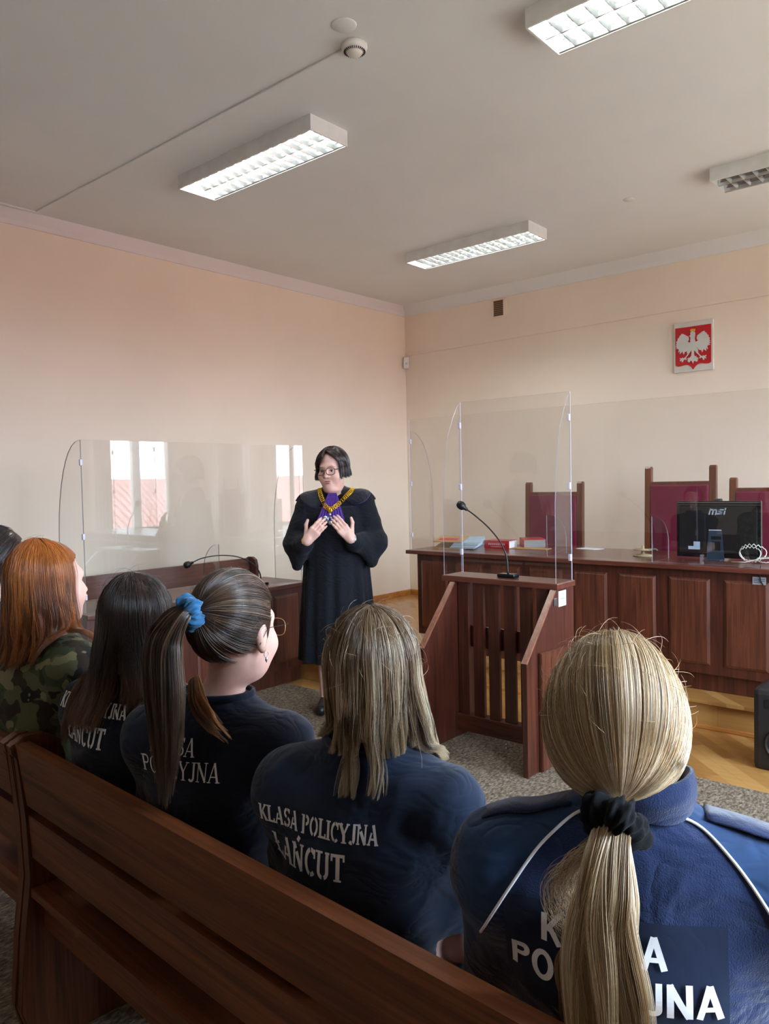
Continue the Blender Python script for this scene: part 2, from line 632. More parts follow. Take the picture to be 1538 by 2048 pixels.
for i, (a, b) in enumerate(WINS):
    mb = MB()
    x0, x1 = XR + 0.10, XR + 0.16
    mb.box(x0, x1, a, a + 0.06, WZ0, WZ1, 0.005)
    mb.box(x0, x1, b - 0.06, b, WZ0, WZ1, 0.005)
    mb.box(x0, x1, a, b, WZ0, WZ0 + 0.06, 0.005)
    mb.box(x0, x1, a, b, WZ1 - 0.06, WZ1, 0.005)
    m_ = (a + b) / 2
    mb.box(x0 - 0.01, x1, m_ - 0.06, m_ + 0.06, WZ0, WZ1, 0.005)
    fr = struct(mb.build('window_%d' % (i + 1), M['white']))
    p = MB().box(XR - 0.03, XR + 0.10, a - 0.04, b + 0.04, WZ0 - 0.035, WZ0, 0.006).build('window_sill', M['white'], fr)
    # net curtain gathered at the window sides
    for side in (0, 1):
        q = MB()
        n = 15
        pts = []
        for k in range(n):
            t = k / (n - 1)
            y = (a - 0.06 + t * 0.2) if side == 0 else (b + 0.06 - t * 0.2)
            pts.append((XR - 0.07 + 0.018 * math.sin(k * 2.1), y))
        z0, z1 = 0.35, 2.95
        for (xa, ya), (xb, yb) in zip(pts, pts[1:]):
            vs = [q.bm.verts.new(v) for v in ((xa, ya, z0), (xb, yb, z0), (xb, yb, z1), (xa, ya, z1))]
            q.bm.faces.new(vs)
        q.build('curtain', M['plast'], fr)

# coves between wall and ceiling
def cove(prof, axis, a, b, name):
    return struct(MB().prism(prof, axis, a, b).build(name, M['cove'] if axis == 'y' else M['cove']))
z0 = H - 0.10
struct(MB().prism([(XL, z0), (XL + 0.012, z0), (XL + 0.022, z0 + 0.03), (XL + 0.05, z0 + 0.08), (XL + 0.06, H), (XL, H)], 'y', YF, YB).build('trim_1', M['cove']))
struct(MB().prism([(YB, z0), (YB - 0.012, z0), (YB - 0.03, z0 + 0.03), (YB - 0.085, z0 + 0.085), (YB - 0.10, H), (YB, H)], 'x', XL, XR).build('trim_2', M['ceil']))

# raised platform: main part and the step forward on the left
XS = -3.72
mb = MB()
mb.box(XL, XR, 4.54, YB, 0.0, PZ - 0.02)
mb.box(XL, XS, 3.93, 4.56, 0.0, PZ - 0.02)
pl = struct(mb.build('platform', M['parqx']))
mb = MB()
mb.box(XL, XR, 4.515, YB, PZ - 0.02, PZ, 0.0)
mb.box(XL, XS, 3.905, 4.515, PZ - 0.02, PZ, 0.0)
struct(mb.build('platform_boards', M['parq'], pl))
struct(MB().box(XS, XR, 4.518, 4.54, 0.0, 0.022, 0.004).box(XS + 0.0, XS + 0.022, 3.93, 4.518, 0, 0.022, 0.004).build('trim_3', M['base']))
struct(MB().box(XL, XR, YF, 3.755, 0.0, 0.008).build('carpet', M['carpet']))
struct(MB().box(XL, XL + 0.018, 3.93, YB, PZ, PZ + 0.06, 0.004).build('baseboard_left', M['base']))
struct(MB().box(XL + 0.018, XR, YB - 0.018, YB, PZ, PZ + 0.06, 0.004).build('baseboard_back', M['base']))

# neighbouring house across the street, seen through the windows
def roofmat():
    m, nt, b = newmat('red_roof_tiles')
    mp = coords(nt)
    wv = N(nt, 'ShaderNodeTexWave', wave_type='BANDS', bands_direction='Y')
    wv.inputs['Scale'].default_value = 1.1
    nt.links.new(mp.outputs[0], wv.inputs['Vector'])
    r = ramp(nt, [(0.2, lin((124, 56, 48))), (0.6, lin((176, 108, 96)))])
    nt.links.new(wv.outputs['Fac'], r.inputs[0])
    nt.links.new(r.outputs[0], b.inputs['Base Color'])
    return m
hs = thing('house', 'pale house with a red tiled roof outside the windows', 'house', (14, 8, 0))
MB().prism([(0, -0.9), (4.5, 1.75), (9, -0.9), (9, -1.05), (4.5, 1.60), (0, -1.05)], 'y', -14, 14).build('roof', roofmat(), hs)
MB().box(0.5, 8.5, -13.5, 13.5, -6, -0.95).build('house_wall', plain('render_wall', (220, 214, 204), 0.9), hs)

# ------------------------------------------------------------------ ceiling lights
lampon = emis('lit_tube', (0.93, 1.0, 0.97), TUBE)
lampoff = plain('unlit_tube', (225, 228, 228), 0.4)
M['alu'] = plain('polished_aluminium', (205, 208, 208), 0.22, metal=0.9)
def fixture(x0, y0, on, label):
    L, W_, D = 1.20, 0.285, 0.085
    t = thing('ceiling_light', label, 'ceiling light', (x0, y0, H - D), 0, 'four louvred fluorescent ceiling lights')
    mb = MB()
    mb.box(0, L, 0, 0.008, 0, D)
    mb.box(0, L, W_ - 0.008, W_, 0, D)
    mb.box(0, 0.01, 0.008, W_ - 0.008, 0, D)
    mb.box(L - 0.01, L, 0.008, W_ - 0.008, 0, D)
    mb.box(0.01, L - 0.01, 0.008, W_ - 0.008, D - 0.008, D)
    mb.build('housing', M['white'], t)
    for c in (W_ * 0.27, W_ * 0.73):
        mb = MB()
        hw = 0.062
        n = 10
        prof = [(-hw * math.cos(PI * k / n), 0.006 + 0.062 * math.sin(PI * k / n)) for k in range(n + 1)]
        outer = [(y * 1.05, z + 0.003) for y, z in reversed(prof)]
        mb.prism([(c + y, z) for y, z in prof] + [(c + y, z) for y, z in outer], 'x', 0.012, L - 0.012)
        nb = 15
        for k in range(1, nb):
            x = 0.012 + (L - 0.024) * k / nb
            mb.prism([(x - 0.010, 0.030), (x + 0.010, 0.030), (x + 0.0015, 0.004), (x - 0.0015, 0.004)], 'y', c - hw, c + hw)
        mb.build('louvre', M['alu'], t)
        MB().tube([(0.03, c, 0.046), (L - 0.03, c, 0.046)], 0.0125, 12).build('fluorescent_tube', lampon if on else lampoff, t)
    return t
fixture(-4.155, 2.915, True, 'lit louvred ceiling light near the smoke detector, on the left of the ceiling')
fixture(-4.17, 5.215, True, 'lit louvred ceiling light nearest the corner where both walls meet')
fixture(-1.648, 2.89, True, 'brightest louvred ceiling light, cut off by the top edge of the photo')
fixture(-1.63, 5.17, False, 'unlit louvred ceiling light cut off by the right edge of the photo')
t = thing('smoke_detector', 'round white smoke detector with slotted ring on the ceiling', 'smoke detector', (-2.345, 2.60, H))
MB().lathe([(0, -0.052), (0.026, -0.052), (0.032, -0.046), (0.034, -0.04), (0.052, -0.032), (0.058, -0.02), (0.058, -0.008), (0.05, 0), (0, 0)], seg=40).build('casing', M['plast'], t)
mb = MB()
for k in range(30):
    a = 2 * PI * k / 30
    mb.box(0.036, 0.049, -0.0012, 0.0012, -0.0395, -0.0345, rot=Matrix.Rotation(a, 4, 'Z'))
mb.build('slot', M['black'], t)
tag(MB().lathe([(0, -0.006), (0.05, -0.006), (0.054, -0.003), (0.055, 0), (0, 0)], seg=40).build('blanking_disc', M['ceil'], loc=(-2.283, 2.467, H)), 'flat round blanking cap on the ceiling beside the smoke detector', 'ceiling cap')
tag(MB().lathe([(0, -0.006), (0.036, -0.006), (0.04, 0), (0, 0)], seg=32).build('blanking_disc', M['ceil'], loc=(-2.233, 5.337, H)), 'small round blanking cap on the bare ceiling left of the unlit light', 'ceiling cap')
tag(MB().box(-5.39, -2.40, 2.59, 2.632, H - 0.010, H, 0.004).build('cable_trunking', M['ceil']), 'thin painted cable trunking running across the ceiling to the smoke detector', 'cable duct')
tag(MB().box(-5.42, -5.392, YF + 0.1, 2.628, H - 0.012, H, 0.003).build('cable_trunking', M['ceil']), 'thin painted cable trunking along the edge of the ceiling by the left wall', 'cable duct')
tag(MB().prism([(XL + 0.02, 2.882), (XR - 0.02, 2.942), (XR - 0.02, 2.966), (XL + 0.02, 2.906)], 'y', YB - 0.017, YB - 0.001, bev=0.003).build('cable_trunking', M['wall']), 'long cream cable trunking running along the upper back wall', 'cable duct')
t = thing('motion_sensor', 'small white motion sensor in the corner at the end of the wall trunking', 'sensor', (XL + 0.05, YB - 0.05, 2.80))
MB().box(-0.03, 0.03, -0.022, 0.022, -0.065, 0.065, 0.01, rot=Matrix.Rotation(PI / 4, 4, 'Z')).build('casing', M['plast'], t)
MB().lathe([(0.0, -0.004), (0.012, -0.004), (0.012, 0), (0, 0)], c=(0.016, -0.016, -0.01), rot=Matrix.Rotation(PI / 4, 4, 'Z') @ Matrix.Rotation(PI / 2, 4, 'X'), seg=16).build('lens', M['paperb'], t)
t = thing('air_vent', 'small slatted air vent high on the back wall near the corner', 'vent', (-4.245, YB, 3.225))
mb = MB()
mb.box(-0.085, 0.085, -0.014, 0, -0.095, -0.08, 0.002).box(-0.085, 0.085, -0.014, 0, 0.08, 0.095, 0.002)
mb.box(-0.085, -0.068, -0.014, 0, -0.08, 0.08, 0.002).box(0.05, 0.085, -0.014, 0, -0.08, 0.08, 0.002)
mb.build('frame', M['wall'], t)
mb = MB()
for k in range(9):
    z = -0.076 + 0.019 * k
    mb.box(-0.068, 0.05, -0.010, -0.004, z - 0.0035, z + 0.0035, rot=None)
mb.build('slat', plain('brown_slats', (150, 120, 90)), t)
MB().box(-0.068, 0.05, -0.003, -0.001, -0.08, 0.08).build('backing', plain('dark_duct', (92, 72, 54)), t)

# ------------------------------------------------------------------ emblem plaque
t = thing('emblem_plaque', 'white plaque with a red shield and crowned white eagle on the back wall', 'emblem', (-2.29, YB, 2.58))
MB().box(-0.165, 0.165, -0.03, 0, -0.215, 0.215, 0.004).build('plaque', plain('plaque_paint', (214, 210, 200), 0.5), t)
sh = [(-0.15, 0.17), (0.15, 0.17), (0.15, -0.15)]
sh += [(0.15 - 0.15 * k / 8, -0.158 - 0.004 * math.sin(k) - 0.028 * max(0, (k - 5) / 3) ** 2) for k in range(1, 8)]
sh += [(0, -0.198)]
sh += [(-x, z) for x, z in reversed(sh[3:-1])] + [(-0.15, -0.15)]
MB().prism(sh, 'y', -0.036, -0.03).build('shield', plain('emblem_red', (186, 22, 30), 0.4), t)
# eagle: traced outline in crop pixels, centre x 715
def ec(x, y):
    return ((x - 712) / 1040 * 0.325, (1010 - (y - (712 - x) * 0.13)) / 1380 * 0.40)
wingR = [(735, 880), (800, 880), (850, 850), (815, 790), (830, 700), (880, 660), (960, 590), (1015, 560), (1040, 600), (1075, 615), (1080, 650), (1130, 690), (1125, 730), (1170, 770), (1150, 810), (1180, 860), (1140, 870), (1190, 910), (1140, 930), (1180, 970), (1120, 980), (1090, 1020), (1110, 1060), (1110, 1100), (1060, 1060), (1070, 1150), (1020, 1120), (1000, 1080), (985, 1130), (960, 1195), (935, 1130), (880, 1120), (830, 1060), (780, 1020), (735, 1010)]
body = [(690, 1000), (655, 920), (645, 850), (655, 780), (640, 740), (610, 715), (650, 700), (650, 620), (690, 580), (750, 580), (775, 620), (775, 700), (760, 790), (780, 880), (780, 960), (810, 1040), (850, 1110), (850, 1200), (810, 1220), (770, 1150), (745, 1150), (740, 1250), (765, 1320), (800, 1300), (810, 1340), (850, 1350), (860, 1400), (820, 1410), (850, 1450), (800, 1475), (760, 1440), (735, 1470), (712, 1530), (690, 1470), (660, 1440), (610, 1500), (560, 1460), (590, 1420), (555, 1390), (600, 1370), (640, 1350), (670, 1300), (680, 1200), (665, 1130), (640, 1190), (600, 1240), (560, 1240), (550, 1180), (570, 1110), (600, 1030)]
legR = [(850, 1200), (900, 1270), (960, 1310), (1000, 1275), (1015, 1300), (1060, 1270), (1070, 1300), (1030, 1320), (1075, 1350), (1050, 1370), (1005, 1350), (1020, 1400), (990, 1415), (965, 1360), (930, 1340), (900, 1380), (880, 1355), (905, 1320), (870, 1270), (815, 1220)]
mir = lambda P: [(1424 - x, y + (x - 712) * -0.26 * 0 + 0) for x, y in reversed(P)]
mb = MB()
def flat(P):
    return [((x - 712) / 1040 * 0.325, (1015 - y) / 1380 * 0.40) for x, y in P]
def deskew(P):
    return [(x, y + (x - 712) * 0.15) for x, y in P]
wr, lr, bd = deskew(wingR), deskew(legR), deskew(body)
for P, dp in ((wr, 0), ([(1424 - x, y) for x, y in reversed(wr)], 0.0007), (bd, 0.003), (lr, 0.0014), ([(1424 - x, y) for x, y in reversed(lr)], 0.0021)):
    mb.plate(flat(P), -0.040 - dp, -0.0355)
mb.build('eagle', plain('eagle_white', (205, 205, 198), 0.5), t)
mb = MB()
mb.plate(flat([(655, 575), (645, 510), (672, 530), (690, 500), (712, 525), (735, 500), (752, 530), (780, 510), (768, 575)]), -0.047, -0.036)
mb.build('crown', plain('crown_gold', (212, 172, 60), 0.4), t)

# ------------------------------------------------------------------ wooden furniture
def rpanel(x0, x1, z0, z1, y, name, parent, mat, axis='y', sgn=-1):
    """raised and fielded panel on a front face"""
    b2 = bmesh.new()
    d1, d2, bv = 0.004, 0.012, 0.016
    def ring(o, d):
        q = [(x0 + o, z0 + o), (x1 - o, z0 + o), (x1 - o, z1 - o), (x0 + o, z1 - o)]
        if axis == 'y':
            return [b2.verts.new((a, y + sgn * d, b)) for a, b in q]
        return [b2.verts.new((y + sgn * d, a, b)) for a, b in q]
    rs = [ring(0, -0.002), ring(0, d1), ring(bv, d2), ring(bv + 0.001, d2)]
    for a, b in zip(rs, rs[1:]):
        for k in range(4):
            b2.faces.new((a[k], a[(k + 1) % 4], b[(k + 1) % 4], b[k]))
    b2.faces.new(rs[-1])
    bmesh.ops.recalc_face_normals(b2, faces=b2.faces[:])
    me = bpy.data.meshes.new(name)
    b2.to_mesh(me)
    b2.free()
    return link(name, me, mat, parent)

t = thing('judges_desk', 'long dark wooden judges desk with raised panels on the platform', 'desk', (-3.70, 4.70, PZ))
DX = 4.4
ox, oy, oz = -3.70, 4.70, PZ
MB().box(-0.075, DX, -0.055, 0.76, 0.735, 0.765, 0.006).build('desktop', M['topw'], t)
mb = MB()
mb.box(0, DX - 0.1, 0, 0.03, 0.11, 0.735)
mb.box(0, 0.03, 0.03, 0.7, 0.11, 0.735)
mb.box(DX - 0.13, DX - 0.1, 0.03, 0.7, 0.11, 0.735)
mb.build('body', M['wood'], t)
MB().box(0.04, DX - 0.14, 0.035, 0.66, 0.0, 0.11).build('plinth', M['wood'], t)
for a, b in ((-3.66, -3.41), (-3.335, -3.10), (-3.025, -2.785), (-2.705, -2.455), (-2.375, -2.135), (-2.055, -1.815), (-1.735, -1.49), (-1.41, -1.165), (-1.085, -0.84), (-0.76, -0.51), (-0.43, -0.19), (-0.11, 0.13), (0.21, 0.45)):
    rpanel(a - ox, b - ox, 0.335 - oz, 0.853 - oz, 0, 'panel', t, M['panel'])

def sheet(prof, axis, a, b, name, parent=None):
    """acrylic sheet with pale cut edges"""
    return MB().prism(prof, axis, a, b, mi=0, side_mi=1).build(name, [M['plexi'], M['plexi_edge']], parent)

def wingprof(y_in, y_out, z0, z1, n=10):
    """side wing: straight at y_in, curved outer edge"""
    pts = [(y_in, z0), (y_in, z1)]
    for k in range(1, n + 1):
        a = PI / 2 * k / n
        pts.append((y_in + (y_out - y_in) * math.sin(a) ** 0.9, z0 + (z1 - z0) * (1 - 0.62 * (1 - math.cos(a)))))
    pts.append((y_out, z0))
    return pts

def clips(x, y, zs, axis, parent):
    for z in zs:
        MB().box(x - 0.008, x + 0.008, y - 0.008, y + 0.008, z - 0.018, z + 0.018, 0.004).build('hinge', M['plexi_edge'], parent)

dz = PZ + 0.765
t = thing('desk_screen', 'wide clear acrylic screen standing along the front of the judges desk', 'screen', (0, 0, 0))
MB().prism([(-3.75, dz + 0.004), (0.4, dz + 0.004), (0.4, 1.95), (-3.75, 1.95)], 'y', 4.690, 4.695, mi=0, side_mi=1).build('pane', [M['plexi'], M['plexi_edge']], t)
for x, top in ((-3.75, 1.86), (-2.57, 1.22), (-1.37 - 0.47, 1.22)):
    sheet(wingprof(4.70, 4.98, dz + 0.001, top), 'x', x, x + 0.004, 'side_wing', t)
clips(-3.748, 4.70, (1.78, 1.45, 1.05), 'x', t)

# high-backed chairs behind the desk
def high_chair(x, wdt, top, rail, label, y=6.0):
    t = thing('judges_chair', label, 'chair', (x, y, PZ), 0, 'high-backed burgundy chairs behind the judges desk')
    h = wdt / 2
    tz, rz_ = top - PZ, rail - PZ
    for s in (-1, 1):
        mb = MB()
        xa, xb = sorted((s * h, s * (h - 0.05)))
        mb.prism([(0.03, 0), (0.08, 0), (0.03, 0.45), (0.055, tz - 0.01), (0.05, tz), (0.01, tz), (0.0, tz - 0.015), (-0.02, 0.45)], 'x', xa, xb, bev=0.006)
        mb.build('leg', M['chairw'], t)
        MB().box(xa, xb, -0.50, -0.45, 0, 0.66, 0.006).build('leg', M['chairw'], t)
        MB().box(min(xa, xb) - 0.005, max(xa, xb) + 0.005, -0.52, 0.0, 0.64, 0.675, 0.01).build('armrest', M['chairw'], t)
    MB().box(-h + 0.045, h - 0.045, 0.005, 0.045, rz_ - 0.03, rz_, 0.005).build('crossbar', M['chairw'], t)
    MB().box(-h + 0.045, h - 0.045, 0.0, 0.04, 0.5, 0.54, 0.005).build('crossbar', M['chairw'], t)
    MB().box(-h + 0.05, h - 0.05, -0.018, 0.03, 0.52, rz_ - 0.025, 0.012).build('backrest', M['leather'], t)
    MB().box(-h + 0.05, h - 0.05, -0.49, -0.01, 0.40, 0.49, 0.025).build('seat', M['leather'], t)
    MB().box(-h + 0.03, h - 0.03, -0.47, 0.0, 0.35, 0.405, 0.005).build('seat_frame', M['chairw'], t)
    return t
high_chair(-3.215, 0.545, 1.437, 1.35, 'high-backed burgundy chair seen through the witness stand screen, left of the tallest chair')
high_chair(-2.13, 0.545, 1.545, 1.425, 'tallest high-backed burgundy chair, in the middle under the eagle emblem')
high_chair(-1.49, 0.545, 1.447, 1.37, 'high-backed burgundy chair at the right edge behind the computer monitor')

# witness stand
t = thing('witness_stand', 'dark wooden witness stand with slatted front and sloping side panels', 'lectern', (-2.21, 3.55, 0.008))
PX0, PX1 = -0.325, 0.305
MB().box(-0.40, 0.335, -0.015, 0.185, 0.892, 0.924, 0.005).build('top', M['topw'], t)
sidep = [(-0.31, 0.0), (-0.31, 0.57), (-0.01, 0.892), (0.19, 0.892), (0.19, 0.0)]
for x in (PX0 - 0.015, PX1 - 0.012):
    MB().prism(sidep, 'x', x, x + 0.027, bev=0.002).build('side_panel', M['wood'], t)
    MB().prism([(-0.316, 0.566), (-0.014, 0.89), (-0.002, 0.888), (-0.302, 0.562)], 'x', x - 0.001, x + 0.028).build('edge_strip', M['edge_pale'], t)
MB().prism([(-0.20, 0.0), (-0.20, 0.60), (0.17, 0.585), (0.17, 0.0)], 'x', PX1 + 0.016, PX1 + 0.036, bev=0.004).build('outer_board', M['panel'], t)
MB().box(PX0 + 0.012, PX1 - 0.012, 0.0, 0.022, 0.04, 0.115, 0.003).box(PX0 + 0.012, PX1 - 0.012, 0.0, 0.07, 0.115, 0.135, 0.003).build('bottom_rail', M['woodx'], t)
for k in range(6):
    x = PX0 + 0.012 + 0.006 + k * 0.1005
    MB().box(x, x + 0.069, 0.012, 0.035, 0.135, 0.892, 0.003).build('slat', M['wood'], t)
MB().box(PX0 + 0.012, PX1 - 0.012, 0.04, 0.058, 0.52, 0.64, 0.003).build('middle_rail', M['wood'], t)
for x, y in ((PX0 - 0.001, -0.30), (0.02, 0.0)):
    MB().lathe([(0, 0), (0.008, 0), (0.01, 0.006), (0.005, 0.012), (0.004, 0.022), (0.008, 0.03), (0, 0.034)], c=(x, y - 0.02, 0.0), seg=16).build('metal_stud', M['chrome'], t)
MB().box(PX1 + 0.016, PX1 + 0.018, 0.02, 0.10, 0.80, 0.88).build('sticker', M['paperw'], t)
MB().box(PX1 + 0.018, PX1 + 0.0185, 0.035, 0.085, 0.835, 0.843).box(PX1 + 0.018, PX1 + 0.0185, 0.045, 0.075, 0.826, 0.830).build('sticker_print', plain('sticker_grey', (140, 150, 160)), t)
MB().box(PX1 + 0.016, PX1 + 0.022, -0.035, -0.005, 0.81, 0.85, 0.002).build('metal_clip', M['metal'], t)

t = thing('stand_screen', 'three-sided clear acrylic screen standing on the witness stand', 'screen', (-2.21, 3.55, 0.932))
MB().prism([(-0.375, 0), (0.325, 0), (0.325, 0.995), (-0.375, 0.995)], 'y', 0.165, 0.170, mi=0, side_mi=1).build('pane', [M['plexi'], M['plexi_edge']], t)
wp = [(0.165, 0.0), (-0.01, 0.0), (-0.008, 0.40), (0.01, 0.62), (0.05, 0.80), (0.10, 0.90), (0.145, 0.97), (0.165, 0.985)]
for x in (-0.385, 0.322):
    sheet(wp, 'x', x, x + 0.004, 'side_wing', t)
for x in (-0.378, 0.318):
    clips(x, 0.16, (0.12, 0.50, 0.86), 'x', t)

def gooseneck(base, pts, label, parent_loc):
    t = thing('gooseneck_microphone', label, 'microphone', parent_loc)
    MB().box(-0.055, 0.055, -0.03, 0.03, 0, 0.022, 0.008).build('base', M['blackg'], t)
    P = [Vector(p) for p in pts]
    cur = []
    n = len(P)
    for i in range(n - 1):
        p0, p1, p2, p3 = P[max(i - 1, 0)], P[i], P[i + 1], P[min(i + 2, n - 1)]
        for k in range(6):
            u = k / 6
            cur.append(0.5 * ((2 * p1) + (p2 - p0) * u + (2 * p0 - 5 * p1 + 4 * p2 - p3) * u * u + (-p0 + 3 * p1 - 3 * p2 + p3) * u ** 3))
    cur.append(P[-1])
    MB().tube(cur, [0.0055 if i < 8 else 0.004 for i in range(len(cur))], 10).build('gooseneck', M['black'], t)
    d = (P[-1] - P[-2]).normalized()
    q = Vector((0, 0, 1)).rotation_difference(d).to_matrix().to_4x4()
    MB().lathe([(0, -0.005), (0.006, -0.005), (0.009, 0.0), (0.011, 0.015), (0.02, 0.022), (0.024, 0.036), (0.023, 0.052), (0.016, 0.064), (0, 0.068)], c=P[-1], rot=q, seg=20).build('foam_windscreen', M['black'], t)
    return t
gooseneck(None, [(0, 0, 0.02), (-0.01, 0, 0.12), (-0.045, -0.01, 0.20), (-0.11, -0.02, 0.275), (-0.19, -0.03, 0.34), (-0.24, -0.04, 0.375)], 'black gooseneck microphone standing on top of the witness stand', (-2.225, 3.63, 0.932))

# left desk with its bench, screen and microphone
LX, LY0, LY1, LT = -4.19, 2.22, 3.93, 0.735
t = thing('side_desk', 'low dark panelled side desk along the left wall beside the robed person', 'desk', (LX, LY0, 0.008))
ly = LY1 - LY0
MB().box(-0.47, 0.045, -0.02, ly + 0.03, LT - 0.03, LT, 0.005).build('desktop', M['woody'], t)
mb = MB()
mb.box(-0.03, 0, 0, ly, 0.11, LT - 0.03)
mb.box(-0.44, -0.03, 0, 0.03, 0.11, LT - 0.03)
mb.box(-0.44, -0.03, ly - 0.03, ly, 0.11, LT - 0.03)
mb.build('body', M['wood'], t)
MB().box(-0.41, -0.02, 0.02, ly - 0.035, 0, 0.11).build('plinth', M['wood'], t)
for k in range(5):
    b = ly - 0.055 - k * 0.335
    rpanel(b - 0.235, b, 0.165, 0.655, 0, 'panel', t, M['panel'], axis='x', sgn=1)

t = thing('side_screen', 'long clear acrylic screen reflecting the windows, standing on the side desk', 'screen', (LX, LY0, LT + 0.008))
L2 = ly
mb = MB()
nn = 48
BOWP = [(0, 0), (0.55, 0), (0.70, -0.025), (0.85, -0.012), (1.0, 0.035)]
def BOWF(u):
    # acrylic warped towards its far end, shaped so that it mirrors a window
    for (a, p), (b, q) in zip(BOWP, BOWP[1:]):
        if u <= b:
            k = (u - a) / (b - a)
            i = BOWP.index((a, p))
            m0 = (q - BOWP[i - 1][1]) / (b - BOWP[i - 1][0]) if i else 0
            m1 = (BOWP[i + 2][1] - p) / (BOWP[i + 2][0] - a) if i + 2 < len(BOWP) else (q - p) / (b - a) * 1.3
            h = b - a
            return (2 * k ** 3 - 3 * k * k + 1) * p + (k ** 3 - 2 * k * k + k) * h * m0 + (-2 * k ** 3 + 3 * k * k) * q + (k ** 3 - k * k) * h * m1
    return BOWP[-1][1]
fr_, bk_ = [], []
for k in range(nn + 1):
    y = L2 * k / nn
    u = k / nn
    off = BOWF(u)
    fr_.append((off, y))
    bk_.append((off - 0.005, y))
for A, B, rev in ((fr_, fr_, 0), (bk_, bk_, 1)):
    for k in range(nn):
        vs = [mb.bm.verts.new((A[k][0], A[k][1], 0.0)), mb.bm.verts.new((A[k + 1][0], A[k + 1][1], 0.0)), mb.bm.verts.new((A[k + 1][0], A[k + 1][1], 1.01)), mb.bm.verts.new((A[k][0], A[k][1], 1.01))]
        f = mb.bm.faces.new(list(reversed(vs)) if rev else vs)
bmesh.ops.remove_doubles(mb.bm, verts=mb.bm.verts[:], dist=1e-5)
for f in mb.bm.faces:
    f.smooth = True
for (a, b) in ((0, nn),):
    for idx in (a, b):
        vs = [mb.bm.verts.new((fr_[idx][0], fr_[idx][1], 0)), mb.bm.verts.new((bk_[idx][0], bk_[idx][1], 0)), mb.bm.verts.new((bk_[idx][0], bk_[idx][1], 1.01)), mb.bm.verts.new((fr_[idx][0], fr_[idx][1], 1.01))]
        f = mb.bm.faces.new(vs)
        f.material_index = 1
for k in range(nn):
    vs = [mb.bm.verts.new((fr_[k][0], fr_[k][1], 1.01)), mb.bm.verts.new((fr_[k + 1][0], fr_[k + 1][1], 1.01)), mb.bm.verts.new((bk_[k + 1][0], bk_[k + 1][1], 1.01)), mb.bm.verts.new((bk_[k][0], bk_[k][1], 1.01))]
    f = mb.bm.faces.new(vs)
    f.material_index = 1
mb.build('pane', [M['plexi'], M['plexi_edge']], t)
wl = wingprof(-0.006, -0.30, 0.0, 1.01)
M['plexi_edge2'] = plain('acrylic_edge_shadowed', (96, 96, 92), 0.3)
for y in (0.0, L2 - 0.005):
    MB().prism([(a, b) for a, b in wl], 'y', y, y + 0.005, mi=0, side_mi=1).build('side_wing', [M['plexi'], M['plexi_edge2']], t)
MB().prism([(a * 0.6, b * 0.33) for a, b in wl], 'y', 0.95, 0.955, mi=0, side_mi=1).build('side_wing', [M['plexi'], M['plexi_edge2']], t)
clips(-0.004, 0.0, (0.10, 0.45, 0.88), 'x', t)
clips(-0.004, L2, (0.10, 0.45, 0.88), 'x', t)
gooseneck(None, [(0, 0, 0.02), (0.0, -0.01, 0.09), (-0.015, -0.06, 0.16), (-0.05, -0.16, 0.215), (-0.10, -0.28, 0.235), (-0.14, -0.40, 0.225), (-0.16, -0.47, 0.20)], 'black gooseneck microphone on the side desk, arching over towards the bench', (-4.30, 3.62, LT + 0.008))

def bench_end(mb, x0, x1, z_top, sgn=1):
    prof = [(-0.03, z_top - 0.03), (-0.035, z_top - 0.006), (-0.025, z_top), (0.0, z_top + 0.012), (0.05, z_top + 0.012), (0.09, z_top - 0.01), (0.105, z_top - 0.06), (0.10, 0.62), (0.12, 0.56), (0.20, 0.50), (0.40, 0.47), (0.45, 0.42), (0.45, 0.36), (0.40, 0.30), (0.38, 0.12), (0.42, 0.0), (0.0, 0.0), (-0.035, 0.12), (-0.02, 0.30), (0.0, 0.46), (-0.005, 0.62), (-0.018, 0.78)]
    prof = [(sgn * a, b) for a, b in prof]
    mb.prism(prof, 'x', x0, x1, bev=0.003)

def bench(name, label, L, loc, rz, z_top, mat, matz, group=None, sgn=1):
    """local x along the bench, local +y*sgn the side one sits on"""
    t = thing(name, label, 'bench', loc, rz, group)
    for x in (0, L - 0.032):
        mb = MB()
        bench_end(mb, x, x + 0.032, z_top, sgn)
        mb.build('end_panel', matz, t)
    def bx(y0, y1, z0, z1, nm, lean=0.0, mt=None):
        y0, y1 = sorted((sgn * y0, sgn * y1))
        mb = MB()
        mb.prism([(y0 - sgn * lean, z1), (y1 - sgn * lean, z1), (y1, z0), (y0, z0)], 'x', 0.032, L - 0.032, bev=0.003)
        return mb.build(nm, mt or mat, t)
    bx(-0.002, 0.034, z_top - 0.165, z_top, 'top_rail', 0.022)
    bx(0.006, 0.032, z_top - 0.305, z_top - 0.19, 'back_rail', 0.006)
    bx(0.0, 0.42, 0.415, 0.437, 'seat')
    bx(0.03, 0.052, 0.32, 0.415, 'apron')
    return t
NB = bench('bench', 'dark wooden bench in front with five people sitting on it', 3.4, (-2.010, 0.868, 0.008), -0.048, 0.822, M['benchw'], M['benchz'])
bench('bench', 'dark wooden bench continuing past the left edge of the photo', 3.0, (-2.010 - 3.005, 0.868 + 0.144, 0.008), -0.048, 0.822, M['benchw'], M['benchz'])
b3 = bench('bench', 'dark wooden bench against the left wall behind the side desk', 1.75, (-5.2, 2.52, 0.008), PI / 2, 0.83, M['woodx'], M['wood'], sgn=-1)

# ================================================================== people
# ------------------------------------------------------------------ signed-distance modelling
def A3(p):
    return np.array(p, dtype=np.float32)

def cap(a, b, ra, rb=None, k=0.02):
    return ('c', A3(a), A3(b), ra, ra if rb is None else rb, k)

